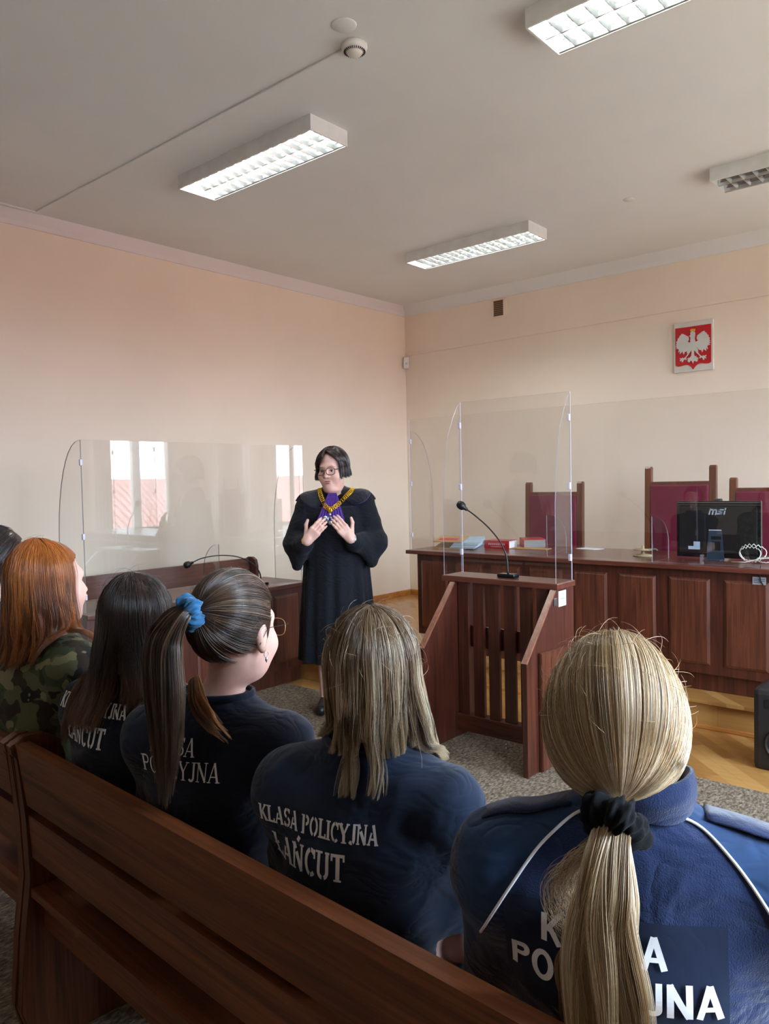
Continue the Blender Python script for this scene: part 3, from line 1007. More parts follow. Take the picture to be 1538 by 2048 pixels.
def ell(c, r, R=None, k=0.02):
    return ('e', A3(c), A3(r), None if R is None else np.array(R, dtype=np.float32), k)

def sub(p, k=0.01):
    return ('s', p, k)

def prim_d(p, P):
    if p[0] == 'c':
        a, b, ra, rb = p[1:5]
        ab = b - a
        t = np.clip(((P - a) @ ab) / max(float(ab @ ab), 1e-9), 0, 1)
        return np.linalg.norm(P - a - t[:, None] * ab, axis=1) - (ra + (rb - ra) * t)
    if p[0] == 'e':
        q = P - p[1]
        if p[3] is not None:
            q = q @ p[3]
        k0 = np.linalg.norm(q / p[2], axis=1)
        k1 = np.linalg.norm(q / (p[2] ** 2), axis=1)
        return np.where(k1 > 1e-6, k0 * (k0 - 1) / np.maximum(k1, 1e-6), -float(min(p[2])))

def smin(a, b, k):
    h = np.clip(0.5 + 0.5 * (b - a) / k, 0, 1)
    return b + (a - b) * h - k * h * (1 - h)

def sdf(prims, P, infl=0.0):
    d = None
    for p in prims:
        if p[0] == 's':
            e = -prim_d(p[1], P)
            d = -smin(-d, -e, p[2])
            continue
        e = prim_d(p, P) - infl
        d = e if d is None else smin(d, e, p[-1])
    return d.astype(np.float32)

def surface(fn, lo, hi, h, name, smooth=True):
    """naive surface nets over a coarse-to-fine sampled field"""
    lo = np.array(lo, dtype=np.float32)
    s = 4
    n = (np.ceil((np.array(hi) - lo) / (h * s)).astype(int) + 1)
    H4 = h * s
    ax = [lo[i] + (np.arange(n[i]) + 0.5) * H4 - 0.5 * h for i in range(3)]
    G = np.stack(np.meshgrid(*ax, indexing='ij'), -1).reshape(-1, 3).astype(np.float32)
    dc = np.concatenate([fn(g) for g in np.array_split(G, max(1, len(G) // 400000))])
    dcg = dc.reshape(n)
    D = np.repeat(np.repeat(np.repeat(dcg, s, 0), s, 1), s, 2)
    act = np.argwhere(np.abs(dcg) < H4 * 1.45)
    off = np.stack(np.meshgrid(*[np.arange(s)] * 3, indexing='ij'), -1).reshape(-1, 3)
    idx = (act[:, None, :] * s + off[None]).reshape(-1, 3)
    P = (lo + idx * h).astype(np.float32)
    dv = np.concatenate([fn(g) for g in np.array_split(P, max(1, len(P) // 400000))])
    D[idx[:, 0], idx[:, 1], idx[:, 2]] = dv
    S = D < 0
    sh = np.array(D.shape) - 1
    cn = np.zeros(sh, dtype=np.int8)
    for o in off[(off < 2).all(1)]:
        cn += S[o[0]:o[0] + sh[0], o[1]:o[1] + sh[1], o[2]:o[2] + sh[2]]
    cells = np.argwhere((cn > 0) & (cn < 8))
    acc = np.zeros((len(cells), 3))
    cnt = np.zeros(len(cells))
    cor = [(a, b, c) for a in (0, 1) for b in (0, 1) for c in (0, 1)]
    for a in cor:
        for x in range(3):
            if a[x] == 0:
                b = list(a)
                b[x] = 1
                i0, i1 = cells + a, cells + b
                d0, d1 = D[tuple(i0.T)], D[tuple(i1.T)]
                m = (d0 < 0) != (d1 < 0)
                t = np.where(m, d0 / np.where(m, d0 - d1, 1), 0)
                p = np.array(a, dtype=float)[None].repeat(len(cells), 0)
                p[:, x] += t
                acc[m] += p[m]
                cnt[m] += 1
    V = lo + (cells + acc / cnt[:, None]) * h
    vid = -np.ones(sh, dtype=np.int64)
    vid[tuple(cells.T)] = np.arange(len(cells))
    F = []
    for x in range(3):
        y, z = (x + 1) % 3, (x + 2) % 3
        sl0 = [slice(0, sh[i]) for i in range(3)]
        sl1 = list(sl0)
        sl1[x] = slice(1, sh[x] + 1)
        e = np.argwhere(S[tuple(sl0)] != S[tuple(sl1)])
        e = e[(e[:, y] > 0) & (e[:, z] > 0)]
        if len(e) == 0:
            continue
        dy, dz = np.zeros(3, int), np.zeros(3, int)
        dy[y], dz[z] = 1, 1
        q = np.stack([vid[tuple((e - dy - dz).T)], vid[tuple((e - dz).T)], vid[tuple(e.T)], vid[tuple((e - dy).T)]], 1)
        flip = ~S[tuple(e.T)]
        q[flip] = q[flip][:, ::-1]
        F.append(q[(q >= 0).all(1)])
    F = np.concatenate(F)
    me = bpy.data.meshes.new(name)
    me.vertices.add(len(V))
    me.vertices.foreach_set('co', V.astype(np.float32).ravel())
    me.loops.add(len(F) * 4)
    me.loops.foreach_set('vertex_index', F.ravel().astype(np.int32))
    me.polygons.add(len(F))
    me.polygons.foreach_set('loop_start', np.arange(0, len(F) * 4, 4, dtype=np.int32))
    me.update(calc_edges=True)
    me.validate()
    if smooth:
        me.polygons.foreach_set('use_smooth', np.ones(len(me.polygons), dtype=bool))
    return me

def bounds(prims, pad):
    P = []
    for p in prims:
        if p[0] == 'c':
            r = max(p[3], p[4])
            P += [p[1] - r, p[1] + r, p[2] - r, p[2] + r]
        elif p[0] == 'e':
            r = float(max(p[2]))
            P += [p[1] - r, p[1] + r]
    P = np.array(P)
    return P.min(0) - pad, P.max(0) + pad

def body_mesh(prims, h, name, infl=0.0, disp=None, cut=None, extra=0.0):
    lo, hi = bounds(prims, infl + 0.03 + extra)
    def fn(P):
        d = sdf(prims, P, infl)
        if disp is not None:
            d = d + disp(P)
        if cut is not None:
            d = np.maximum(d, cut(P))
        return d
    return surface(fn, lo, hi, h, name)

def wrinkle(amp, kx=38, kz=58, seed=0.0, z0=None):
    def f(P):
        x, y, z = P[:, 0], P[:, 1], P[:, 2]
        wv = 1.6 * np.sin(7 * x + 5 * z + seed) + 1.3 * np.sin(9 * z - 6 * y + 2 * seed)
        a = np.sin(kz * z + 24 * x + wv + seed) * (0.5 + 0.5 * np.sin(kx * x + wv * 1.3 + seed))
        b = np.abs(np.sin(kx * 0.7 * x - 24 * z + 1.7 * wv + 9 * y)) * 1.4 - 0.7
        c_ = np.abs(np.sin(20 * z - 13 * x + 2.2 * wv + 2.0)) * 1.2 - 0.6
        return amp * (0.7 * a + 0.55 * b + 0.5 * c_)
    return f

def frame(yaw=0, pitch=0, roll=0):
    """columns: right, forward, up. yaw turns left (counter-clockwise from above)"""
    m = Matrix.Rotation(yaw, 3, 'Z') @ Matrix.Rotation(pitch, 3, 'X') @ Matrix.Rotation(roll, 3, 'Y')
    return np.array(m, dtype=np.float32)

def head_prims(c, R, s=1.0, plump=0.0, ears=True, neck_to=None, neck_r=0.05, mouth_open=False):
    T_ = lambda p: A3(c) + R @ (A3(p) * s)
    E_ = lambda p, r, k=0.02: ell(T_(p), A3(r) * s, R, k)
    K_ = lambda a, b, ra, rb, k=0.012: cap(T_(a), T_(b), ra * s, rb * s, k)
    f = plump
    P = [E_((0, -0.012, 0.022), (0.075, 0.093, 0.09)),
         E_((0, 0.03, -0.04), (0.060 + 0.8 * f, 0.056, 0.075), 0.03),
         E_((0, 0.035, -0.075), (0.046 + f, 0.046, 0.04), 0.03),
         E_((0, 0.070, -0.098), (0.02 + .5 * f, 0.018, 0.018), 0.025),
         K_((-0.032, 0.070, 0.022), (0.032, 0.070, 0.022), 0.014, 0.014, 0.02),
         E_((-0.038, 0.058, -0.035), (0.025 + .6 * f, 0.025, 0.026 + .5 * f), 0.025),
         E_((0.038, 0.058, -0.035), (0.025 + .6 * f, 0.025, 0.026 + .5 * f), 0.025),
         K_((0, 0.082, 0.012), (0, 0.104, -0.030), 0.007, 0.0105, 0.012),
         E_((-0.012, 0.092, -0.034), (0.009, 0.009, 0.007), 0.008),
         E_((0.012, 0.092, -0.034), (0.009, 0.009, 0.007), 0.008),
         K_((-0.017, 0.082, -0.061), (0.017, 0.082, -0.061), 0.0065, 0.0065, 0.008),
         K_((-0.014, 0.081, -0.071), (0.014, 0.081, -0.071), 0.0075, 0.0075, 0.008),
         sub(E_((-0.031, 0.094, 0.002), (0.019, 0.014, 0.012)), 0.012),
         sub(E_((0.031, 0.094, 0.002), (0.019, 0.014, 0.012)), 0.012),
         sub(K_((-0.016, 0.091, -0.066), (0.016, 0.091, -0.066), 0.0022, 0.0022), 0.003)]
    if f > 0:
        P.append(E_((0, 0.035, -0.115), (0.048, 0.045, 0.025), 0.03))
    if ears:
        for sd in (-1, 1):
            P += [E_((sd * 0.076, -0.010, -0.012), (0.009, 0.018, 0.031), 0.006),
                  E_((sd * 0.073, -0.004, -0.036), (0.008, 0.010, 0.012), 0.006),
                  sub(E_((sd * 0.084, -0.004, -0.010), (0.007, 0.009, 0.017)), 0.004)]
    if neck_to is not None:
        P.append(cap(T_((0, -0.018, -0.05)), neck_to, neck_r, neck_r * 1.08, 0.03))
    return P

def hand_prims(wrist, d, up_, side, s=1.0, curl=0.35, spread=0.06, thumb=0.9):
    """wrist point, finger direction d, back-of-hand normal up_, side=+1 when thumb lies on the +x (cross) side"""
    d = Vector(d).normalized()
    u = Vector(up_)
    u = (u - d * u.dot(d)).normalized()
    x = d.cross(u).normalized() * side
    W = Vector(wrist)
    pt = lambda a, b, c_: tuple(W + x * a * s + d * b * s + u * c_ * s)
    P = [cap(pt(0, 0, 0), pt(0, 0.02, 0), 0.023 * s, 0.024 * s, 0.015)]
    for i, bx in enumerate((0.028, 0.010, -0.009, -0.026)):
        P.append(cap(pt(bx * 0.6, 0.012, 0), pt(bx, 0.078, 0), 0.014 * s, 0.0118 * s, 0.010))
    L = ((0.040, 0.024, 0.019), (0.045, 0.028, 0.020), (0.041, 0.026, 0.019), (0.032, 0.019, 0.017))
    for i, (bx, ls) in enumerate(zip((0.028, 0.010, -0.009, -0.026), L)):
        p = Vector((bx, 0.080, 0))
        ang = 0.1
        sp = (1.5 - i) * spread
        r = 0.0092 if i < 3 else 0.0080
        for j, l in enumerate(ls):
            ang += curl * (0.6, 1.0, 0.8)[j]
            q = p + Vector((math.sin(sp) * l, math.cos(ang) * l, -math.sin(ang) * l))
            P.append(cap(pt(*p), pt(*q), r * s, (r - 0.0009) * s, 0.004 if spread > 0.03 else 0.0055))
            p, r = q, r - 0.0009
    a = Vector((0.018, 0.012, -0.006))
    b = a + Vector((0.030 * math.sin(thumb) + 0.006, 0.030, -0.014))
    c_ = b + Vector((0.030 * math.sin(thumb), 0.024, -0.004))
    e = c_ + Vector((0.012 * math.sin(thumb), 0.026, 0.0))
    P += [cap(pt(*a), pt(*b), 0.016 * s, 0.0125 * s, 0.012), cap(pt(*b), pt(*c_), 0.0118 * s, 0.0108 * s, 0.004), cap(pt(*c_), pt(*e), 0.0108 * s, 0.0088 * s, 0.004)]
    return P

# ------------------------------------------------------------------ hair
def catmull(P, n):
    P = np.array(P, dtype=float)
    out = []
    m = len(P) - 1
    for t in np.linspace(0, m, n):
        i = min(int(t), m - 1)
        u = t - i
        p0, p1, p2, p3 = P[max(i - 1, 0)], P[i], P[i + 1], P[min(i + 2, m)]
        out.append(0.5 * (2 * p1 + (p2 - p0) * u + (2 * p0 - 5 * p1 + 4 * p2 - p3) * u * u + (-p0 + 3 * p1 - 3 * p2 + p3) * u ** 3))
    return np.array(out)

def strands_to_arrays(S, r, cols):
    """S (n,m,3) paths, r (n,) radius, cols (n,m,3) -> triangular tubes"""
    n, m, _ = S.shape
    T_ = np.gradient(S, axis=1)
    T_ /= np.linalg.norm(T_, axis=2, keepdims=True) + 1e-9
    ref = np.array([0.3, 0.5, 0.81])
    a = np.cross(T_, ref)
    a /= np.linalg.norm(a, axis=2, keepdims=True) + 1e-9
    b = np.cross(T_, a)
    t = np.linspace(0, 1, m)
    rad = r[:, None] * np.clip(np.minimum(1.0, 0.35 + 1.15 * (1 - t)[None]), 0.3, 1)
    V = []
    for k in range(3):
        c_, s_ = math.cos(2 * PI * k / 3), math.sin(2 * PI * k / 3)
        V.append(S + (a * c_ + b * s_) * rad[..., None])
    V = np.stack(V, 2)  # n,m,3,3
    base = (np.arange(n)[:, None, None] * m + np.arange(m - 1)[None, :, None]) * 3
    k = np.arange(3)[None, None, :]
    k2 = (k + 1) % 3
    F = np.stack([base + k, base + k2, base + 3 + k2, base + 3 + k], -1).reshape(-1, 4)
    col = np.repeat(cols[:, :, None, :], 3, 2).reshape(-1, 3)
    return V.reshape(-1, 3), F, col

def make_hair(name, parts, parent, cap_mesh=None, cap_col=(0.05, 0.03, 0.02)):
    Vs, Fs, Cs = [], [], []
    o = 0
    for V, F, c in parts:
        Vs.append(V)
        Fs.append(F + o)
        Cs.append(c)
        o += len(V)
    if cap_mesh is not None:
        n = len(cap_mesh.vertices)
        v = np.empty(n * 3, dtype=np.float32)
        cap_mesh.vertices.foreach_get('co', v)
        f = np.empty(len(cap_mesh.polygons) * 4, dtype=np.int32)
        cap_mesh.loops.foreach_get('vertex_index', f)
        Vs.append(v.reshape(-1, 3))
        Fs.append(f.reshape(-1, 4) + o)
        Cs.append(np.tile(np.array(cap_col), (n, 1)))
        bpy.data.meshes.remove(cap_mesh)
    V = np.concatenate(Vs).astype(np.float32)
    F = np.concatenate(Fs).astype(np.int32)
    Cc = np.concatenate(Cs)
    me = bpy.data.meshes.new(name)
    me.vertices.add(len(V))
    me.vertices.foreach_set('co', V.ravel())
    me.loops.add(len(F) * 4)
    me.loops.foreach_set('vertex_index', F.ravel())
    me.polygons.add(len(F))
    me.polygons.foreach_set('loop_start', np.arange(0, len(F) * 4, 4, dtype=np.int32))
    me.update(calc_edges=True)
    me.polygons.foreach_set('use_smooth', np.ones(len(me.polygons), dtype=bool))
    at = me.color_attributes.new('hc', 'FLOAT_COLOR', 'POINT')
    at.data.foreach_set('color', np.concatenate([Cc, np.ones((len(Cc), 1))], 1).astype(np.float32).ravel())
    return link(name, me, M['hair'], parent)

def hair_cols(rs, n, m, cols, clump_id, tips=None, root=None, var=0.25, streak=0.5):
    """cols: list of sRGB colours picked per clump/strand"""
    C_ = np.array([lin(c) for c in cols])
    pick_c = rs.randint(0, len(C_), clump_id.max() + 1)
    pick = np.where(rs.rand(n) < streak, pick_c[clump_id], rs.randint(0, len(C_), n))
    base = C_[pick][:, None, :].repeat(m, 1)
    t = np.linspace(0, 1, m)[None, :, None]
    if root is not None:
        w_ = np.clip(1 - t / root[1], 0, 1)
        base = base * (1 - w_) + np.array(lin(root[0])) * w_
    if tips is not None:
        w_ = np.clip((t - tips[1]) / (1 - tips[1]), 0, 1) * tips[2]
        base = base * (1 - w_) + np.array(lin(tips[0])) * w_
    bc = 1 + var * (rs.rand(clump_id.max() + 1) * 2 - 1)
    return base * bc[clump_id][:, None, None] * (1 + 0.13 * (rs.rand(n, 1, 1) * 2 - 1))

def push_out(S, prims, margin, passes=3, k=1.0):
    sh_ = S.shape
    P = S.reshape(-1, 3).astype(np.float32)
    mg = np.broadcast_to(margin, sh_[:2]).reshape(-1)
    for _ in range(passes):
        d = sdf(prims, P)
        e = 0.004
        sel = d < mg
        if not sel.any():
            break
        Q = P[sel]
        g = np.stack([sdf(prims, Q + A3(v) * e) - d[sel] for v in ((1, 0, 0), (0, 1, 0), (0, 0, 1))], 1)
        g /= np.linalg.norm(g, axis=1, keepdims=True) + 1e-9
        P[sel] = Q + g * (mg[sel] - d[sel])[:, None] * k
    return P.reshape(sh_)

def loose_hair(c, R, rad, n, length, prims, seed, cols, phimax=125, part=(0.0, 0.02), m=26, infl=1.12, clumps=160,
               radius=0.00055, wave=0.004, flare=0.0, pinch=0.25, drift=None, tips=None, root=None, var=0.25, margin=0.012, jit=0.03, part_dir=None, th0max=85, clumping=0.75):
    """hair falling from the crown round the head; phi 0 = back of head, + = right side"""
    rs = np.random.RandomState(seed)
    cl_phi = np.radians(rs.uniform(-phimax, phimax, clumps))
    cid = rs.randint(0, clumps, n)
    phi0 = cl_phi[cid] + np.radians(rs.normal(0, 5.5, n))
    cl_len = rs.uniform(1 - jit * 2, 1.0, clumps)
    L = np.array([length(math.degrees(p)) for p in phi0]) * cl_len[cid] * (1 - np.abs(rs.normal(0, jit, n)))
    th0 = np.radians(rs.beta(1.2, 1.6, n) * th0max + 2)
    lay = rs.uniform(-1, 1, n) * 0.006
    S = np.zeros((n, m, 3))
    thE = np.radians(98)
    arc_r = float(np.mean(rad)) * infl
    la = (thE - th0) * arc_r
    tot = la + L
    R = np.array(R, dtype=float)
    rad = np.array(rad, dtype=float)
    for j in range(m):
        t = j / (m - 1)
        s = tot * t
        ph = cl_phi[cid] + (phi0 - cl_phi[cid]) * (1 - clumping * t)
        th = np.minimum(th0 + s / arc_r, thE)
        rr = infl + (lay / 0.1)
        dx, dy, dz_ = np.sin(th) * np.sin(ph), -np.sin(th) * np.cos(ph), np.cos(th)
        # start from the parting
        px = part[0] * np.exp(-th * 1.5)
        loc = np.stack([dx * rad[0] * rr + px, dy * rad[1] * rr - part[1] * np.exp(-th * 2.0), dz_ * rad[2] * rr], 1)
        fall = np.maximum(s - la, 0)
        wv = wave * np.sin(9 * fall / 0.1 * 0.5 + cid * 1.3) * np.clip(fall / 0.08, 0, 1)
        sc_ = 1 + (flare - pinch) * np.clip(fall / 0.25, 0, 1.3) * np.ones(n)
        sc_ = np.where(np.abs(ph) > 0, sc_, sc_)
        loc[:, 0] = loc[:, 0] * sc_ + wv
        loc[:, 1] = loc[:, 1] * (1 - 0.35 * pinch * np.clip(fall / 0.2, 0, 1)) + wv * 0.5
        P = np.array(c)[None] + loc @ R.T
        P[:, 2] -= fall
        if drift is not None:
            P[:, :2] += np.array([drift(math.degrees(a)) for a in phi0])[:, :2] * np.clip(fall / 0.25, 0, 1.5)[:, None]
        S[:, j] = P
    if prims is not None:
        mg = margin + (lay + 0.006)[:, None] * 1.2 * np.ones((1, m))
        ramp_ = np.linspace(0, 1, m)[None] > 0.25
        S2 = push_out(S, prims, mg)
        S = np.where(ramp_[..., None], S2, S)
        # relax so collisions do not kink
        for _ in range(3):
            S[:, 1:-1] = 0.25 * S[:, :-2] + 0.5 * S[:, 1:-1] + 0.25 * S[:, 2:]
    col = hair_cols(rs, n, m, cols, cid, tips, root, var, 0.78)
    return strands_to_arrays(S, radius * rs.uniform(0.7, 1.25, n), col)

def gathered_hair(c, R, rad, tie, n, seed, cols, infl=1.10, m=16, sel=None, radius=0.0005, lift=0.012, var=0.25, root=None, clumps=200, tips=None, sag=None):
    """hair combed over the skull towards a tie point (world)"""
    rs = np.random.RandomState(seed)
    R = np.array(R, dtype=float)
    rad = np.array(rad, dtype=float)
    tl = (np.array(tie) - np.array(c)) @ R
    tdir = tl / rad
    tr = np.linalg.norm(tdir)
    tdir /= tr
    D = rs.normal(0, 1, (n * 6, 3))
    D /= np.linalg.norm(D, axis=1, keepdims=True)
    D = D[[sel(d) for d in D]][:n]
    n = len(D)
    dot = np.clip(D @ tdir, -1, 1)
    om = np.arccos(dot)
    S = np.zeros((n, m, 3))
    lay = rs.uniform(-1, 1, n)
    bnd = rs.randint(0, clumps, n)
    for j in range(m):
        t = (j / (m - 1)) ** 0.9
        a = np.sin((1 - t) * om) / np.maximum(np.sin(om), 1e-4)
        b = np.sin(t * om) / np.maximum(np.sin(om), 1e-4)
        d = D * a[:, None] + tdir * b[:, None]
        d /= np.linalg.norm(d, axis=1, keepdims=True)
        rr = (infl + 0.03 * lay) * (1 - t ** 3) + (tr + 0.02 * lay) * t ** 3
        rr = rr + (lift / 0.09) * np.sin(PI * t) * np.clip(om / 1.2, 0, 1)
        loc = d * rad * rr[:, None]
        if sag is not None:
            loc[:, 2] -= sag * np.sin(PI * t) * np.clip(om - 0.6, 0, 1) * np.abs(d[:, 0])
        S[:, j] = np.array(c)[None] + loc @ R.T
    # group strands by direction so streaks read
    az = np.arctan2(D[:, 0], D[:, 2])
    cid = ((az + PI) / (2 * PI) * clumps).astype(int) % clumps
    col = hair_cols(rs, n, m, cols, cid, tips, root, var, 0.75)
    return strands_to_arrays(S, radius * rs.uniform(0.7, 1.25, n), col)

def tail_hair(ctrl, rads, n, seed, cols, m=34, radius=0.0005, clumps=40, flat=0.7, var=0.25, endjit=0.15, wave=0.005, ref=(1, 0, 0), clumping=0.6, tips=None, root=None, fly=0.0):
    rs = np.random.RandomState(seed)
    Cn = catmull(ctrl, m)
    Rr = np.interp(np.linspace(0, 1, m), np.linspace(0, 1, len(rads)), rads)
    T_ = np.gradient(Cn, axis=0)
    T_ /= np.linalg.norm(T_, axis=1, keepdims=True)
    X = np.array(ref, dtype=float)[None] - T_ * (T_ @ np.array(ref, dtype=float))[:, None]
    X /= np.linalg.norm(X, axis=1, keepdims=True)
    Y = np.cross(T_, X)
    ca = rs.uniform(0, 2 * PI, clumps)
    cr = np.sqrt(rs.uniform(0, 1, clumps))
    cx, cy = cr * np.cos(ca), cr * np.sin(ca)
    cid = rs.randint(0, clumps, n)
    a = rs.uniform(0, 2 * PI, n)
    q = np.sqrt(rs.uniform(0, 1, n)) * 0.42
    ox_, oy_ = q * np.cos(a), q * np.sin(a)
    cend = 1 - rs.uniform(0, endjit, clumps)
    end = cend[cid] * (1 - rs.uniform(0, endjit * 0.5, n))
    S = np.zeros((n, m, 3))
    ph = rs.uniform(0, 6.28, clumps)
    phs = rs.uniform(0, 6.28, n)
    for j in range(m):
        t = j / (m - 1)
        tt = t * end
        f = tt * (m - 1)
        i = np.minimum(f.astype(int), m - 2)
        u = (f - i)[:, None]
        cc = Cn[i] * (1 - u) + Cn[i + 1] * u
        xx = X[i] * (1 - u) + X[i + 1] * u
        yy = Y[i] * (1 - u) + Y[i + 1] * u
        r = Rr[i] * (1 - u[:, 0]) + Rr[i + 1] * u[:, 0]
        w_ = 1 - clumping * tt
        wx = wave * np.sin(7 * tt + ph[cid]) * tt ** 0.5 + fly * np.sin(11 * tt + phs) * tt
        sx = (cx[cid] + ox_ * w_) * r * 0.8 + wx
        sy = (cy[cid] + oy_ * w_) * r * flat * 0.8
        S[:, j] = cc + xx * sx[:, None] + yy * sy[:, None]
    col = hair_cols(rs, n, m, cols, cid, tips, root, var, 0.75)
    return strands_to_arrays(S, radius * rs.uniform(0.7, 1.25, n), col)

def flyaways(c, R, rad, n, seed, cols, ln=0.05, zmin=-0.2):
    rs = np.random.RandomState(seed)
    m = 8
    D = rs.normal(0, 1, (n, 3))
    D[:, 2] = np.abs(D[:, 2]) + zmin
    D[:, 1] = -np.abs(D[:, 1]) * 0.8
    D /= np.linalg.norm(D, axis=1, keepdims=True)
    E_ = rs.normal(0, 1, (n, 3))
    E_ -= D * (E_ * D).sum(1, keepdims=True)
    E_ /= np.linalg.norm(E_, axis=1, keepdims=True)
    S = np.zeros((n, m, 3))
    L = rs.uniform(0.4, 1.0, n) * ln
    for j in range(m):
        t = j / (m - 1)
        p = D * np.array(rad) * 1.12 + E_ * (L * t)[:, None] + D * (0.22 * L * math.sin(PI * t * 0.8))[:, None]
        S[:, j] = np.array(c)[None] + p @ np.array(R).T
    col = hair_cols(rs, n, m, cols, rs.randint(0, 5, n))
    return strands_to_arrays(S, np.full(n, 0.00028), col)

# ------------------------------------------------------------------ lettering as brush strokes
def arc(cx, cy, rx, ry, a0, a1, n=14):
    return [(cx + rx * math.cos(math.radians(a0 + (a1 - a0) * k / n)), cy + ry * math.sin(math.radians(a0 + (a1 - a0) * k / n))) for k in range(n + 1)]

def glyph(ch, style):
    """strokes (points, width); returns (strokes, advance width). style: 'serif', 'stencil', 'sans'"""
    B = {'serif': 0.13, 'stencil': 0.20, 'sans': 0.185}[style]
    t = {'serif': 0.055, 'stencil': 0.12, 'sans': 0.165}[style]
    sf = {'serif': 0.045, 'stencil': 0.075, 'sans': 0}[style]
    S = []
    def st(pts, w_):
        S.append((pts, w_))
    def ser(x, y, hw=None):
        if sf:
            hw = hw or (B / 2 + 0.09)
            yy = sf / 2 if y == 0 else 1 - sf / 2
            st([(x - hw, yy), (x + hw, yy)], sf)
    W_ = 0.7
    e = t / 2
    if ch == 'K':
        st([(0.15, 0), (0.15, 1)], B)
        st([(0.22, 0.42), (0.62, 1)] if style == 'sans' else [(0.2, 0.40), (0.6, 0.98)], t)
        st([(0.30, 0.58), (0.64, 0.0)], B)
        ser(0.15, 0); ser(0.15, 1); ser(0.6, 1, 0.13); ser(0.64, 0)
        W_ = 0.76
    elif ch in 'LŁ':
        st([(0.18, 0), (0.18, 1)], B)
        st([(0.18, e), (0.60, e)], t)
        if sf:
            st([(0.60, 0), (0.60, 0.26)], t)
        ser(0.18, 0); ser(0.18, 1)
        if ch == 'Ł':
            st([(0.0, 0.40), (0.42, 0.62)], t)
        W_ = 0.68
    elif ch == 'A':
        st([(0.10, 0), (0.38, 1)], t if style != 'sans' else B * 0.95)
        st([(0.38, 1), (0.66, 0)], B)
        st([(0.2, 0.30), (0.56, 0.30)], t * 0.9)
        ser(0.10, 0, 0.12); ser(0.66, 0, 0.14)
        W_ = 0.8
    elif ch == 'S':
        st(arc(0.34, 0.735, 0.22, 0.215, 25, 270, 16), (B + t) / 2)
        st(arc(0.34, 0.265, 0.24, 0.215, 90, -155, 16), (B + t) / 2)
        if sf:
            st([(0.54, 0.74), (0.54, 0.99)], t * .8)
            st([(0.12, 0.01), (0.12, 0.26)], t * .8)
        W_ = 0.68
    elif ch == 'P':
        st([(0.17, 0), (0.17, 1)], B)
        st([(0.17, 1 - e), (0.38, 1 - e)] + arc(0.38, 0.735, 0.20, 0.265 - e, 90, -90, 12) + [(0.17, 0.47 + e)], (t + B) / 2)
        ser(0.17, 0); ser(0.17, 1)
        W_ = 0.68
    elif ch == 'O':
        st(arc(0.40, 0.5, 0.30 - e / 2, 0.5 - e, 0, 360, 28), (t + B) / 2)
        W_ = 0.8
    elif ch == 'C':
        st(arc(0.42, 0.5, 0.31 - e / 2, 0.5 - e, 48, 312, 24), (t + B) / 2)
        if sf:
            st([(0.63, 0.66), (0.63, 0.98)], t * .8)
        W_ = 0.74
    elif ch == 'I':
        st([(0.18, 0), (0.18, 1)], B)
        ser(0.18, 0); ser(0.18, 1)
        W_ = 0.36
    elif ch == 'Y':
        st([(0.07, 1), (0.36, 0.46)], B)
        st([(0.64, 1), (0.36, 0.46)], t if style != 'sans' else B)
        st([(0.36, 0), (0.36, 0.48)], B)
        ser(0.07, 1); ser(0.64, 1, 0.12); ser(0.36, 0)
        W_ = 0.72
    elif ch == 'J':
        st([(0.36, 1), (0.36, 0.25)] + arc(0.20, 0.22, 0.16, 0.22 - e, 0, -150, 8), B * 0.95)
        ser(0.36, 1)
        W_ = 0.52
    elif ch in 'NŃ':
        st([(0.14, 0), (0.14, 1)], t if style != 'sans' else B)
        st([(0.12, 0.98), (0.64, 0.02)], B)
        st([(0.64, 0), (0.64, 1)], t if style != 'sans' else B)
        ser(0.14, 0, 0.12); ser(0.12, 1, 0.12); ser(0.64, 1, 0.12)
        if ch == 'Ń':
            st([(0.36, 1.08), (0.48, 1.26)], B * 0.8)
        W_ = 0.8
    elif ch == 'U':
        st([(0.15, 1), (0.15, 0.32)] + arc(0.37, 0.30, 0.22, 0.30 - e, 180, 360, 12) + [(0.59, 1)], (B + t) / 2)
        ser(0.15, 1); ser(0.59, 1, 0.12)
        W_ = 0.76
    elif ch == 'T':
        st([(0.36, 0), (0.36, 1)], B)
        st([(0.04, 1 - e), (0.68, 1 - e)], t)
        if sf:
            st([(0.06, 0.74), (0.06, 1)], t * .8)
            st([(0.66, 0.74), (0.66, 1)], t * .8)
        ser(0.36, 0)
        W_ = 0.72
    return S, W_

GAPS = {'K': [0.25], 'L': [], 'Ł': [0.30], 'A': [0.30], 'S': [0.34], 'P': [0.29], 'O': [0.40], 'C': [0.40], 'N': [0.27], 'Ń': [0.27], 'U': [0.37], 'J': [0.26], 'Y': [], 'T': [0.27], 'I': []}

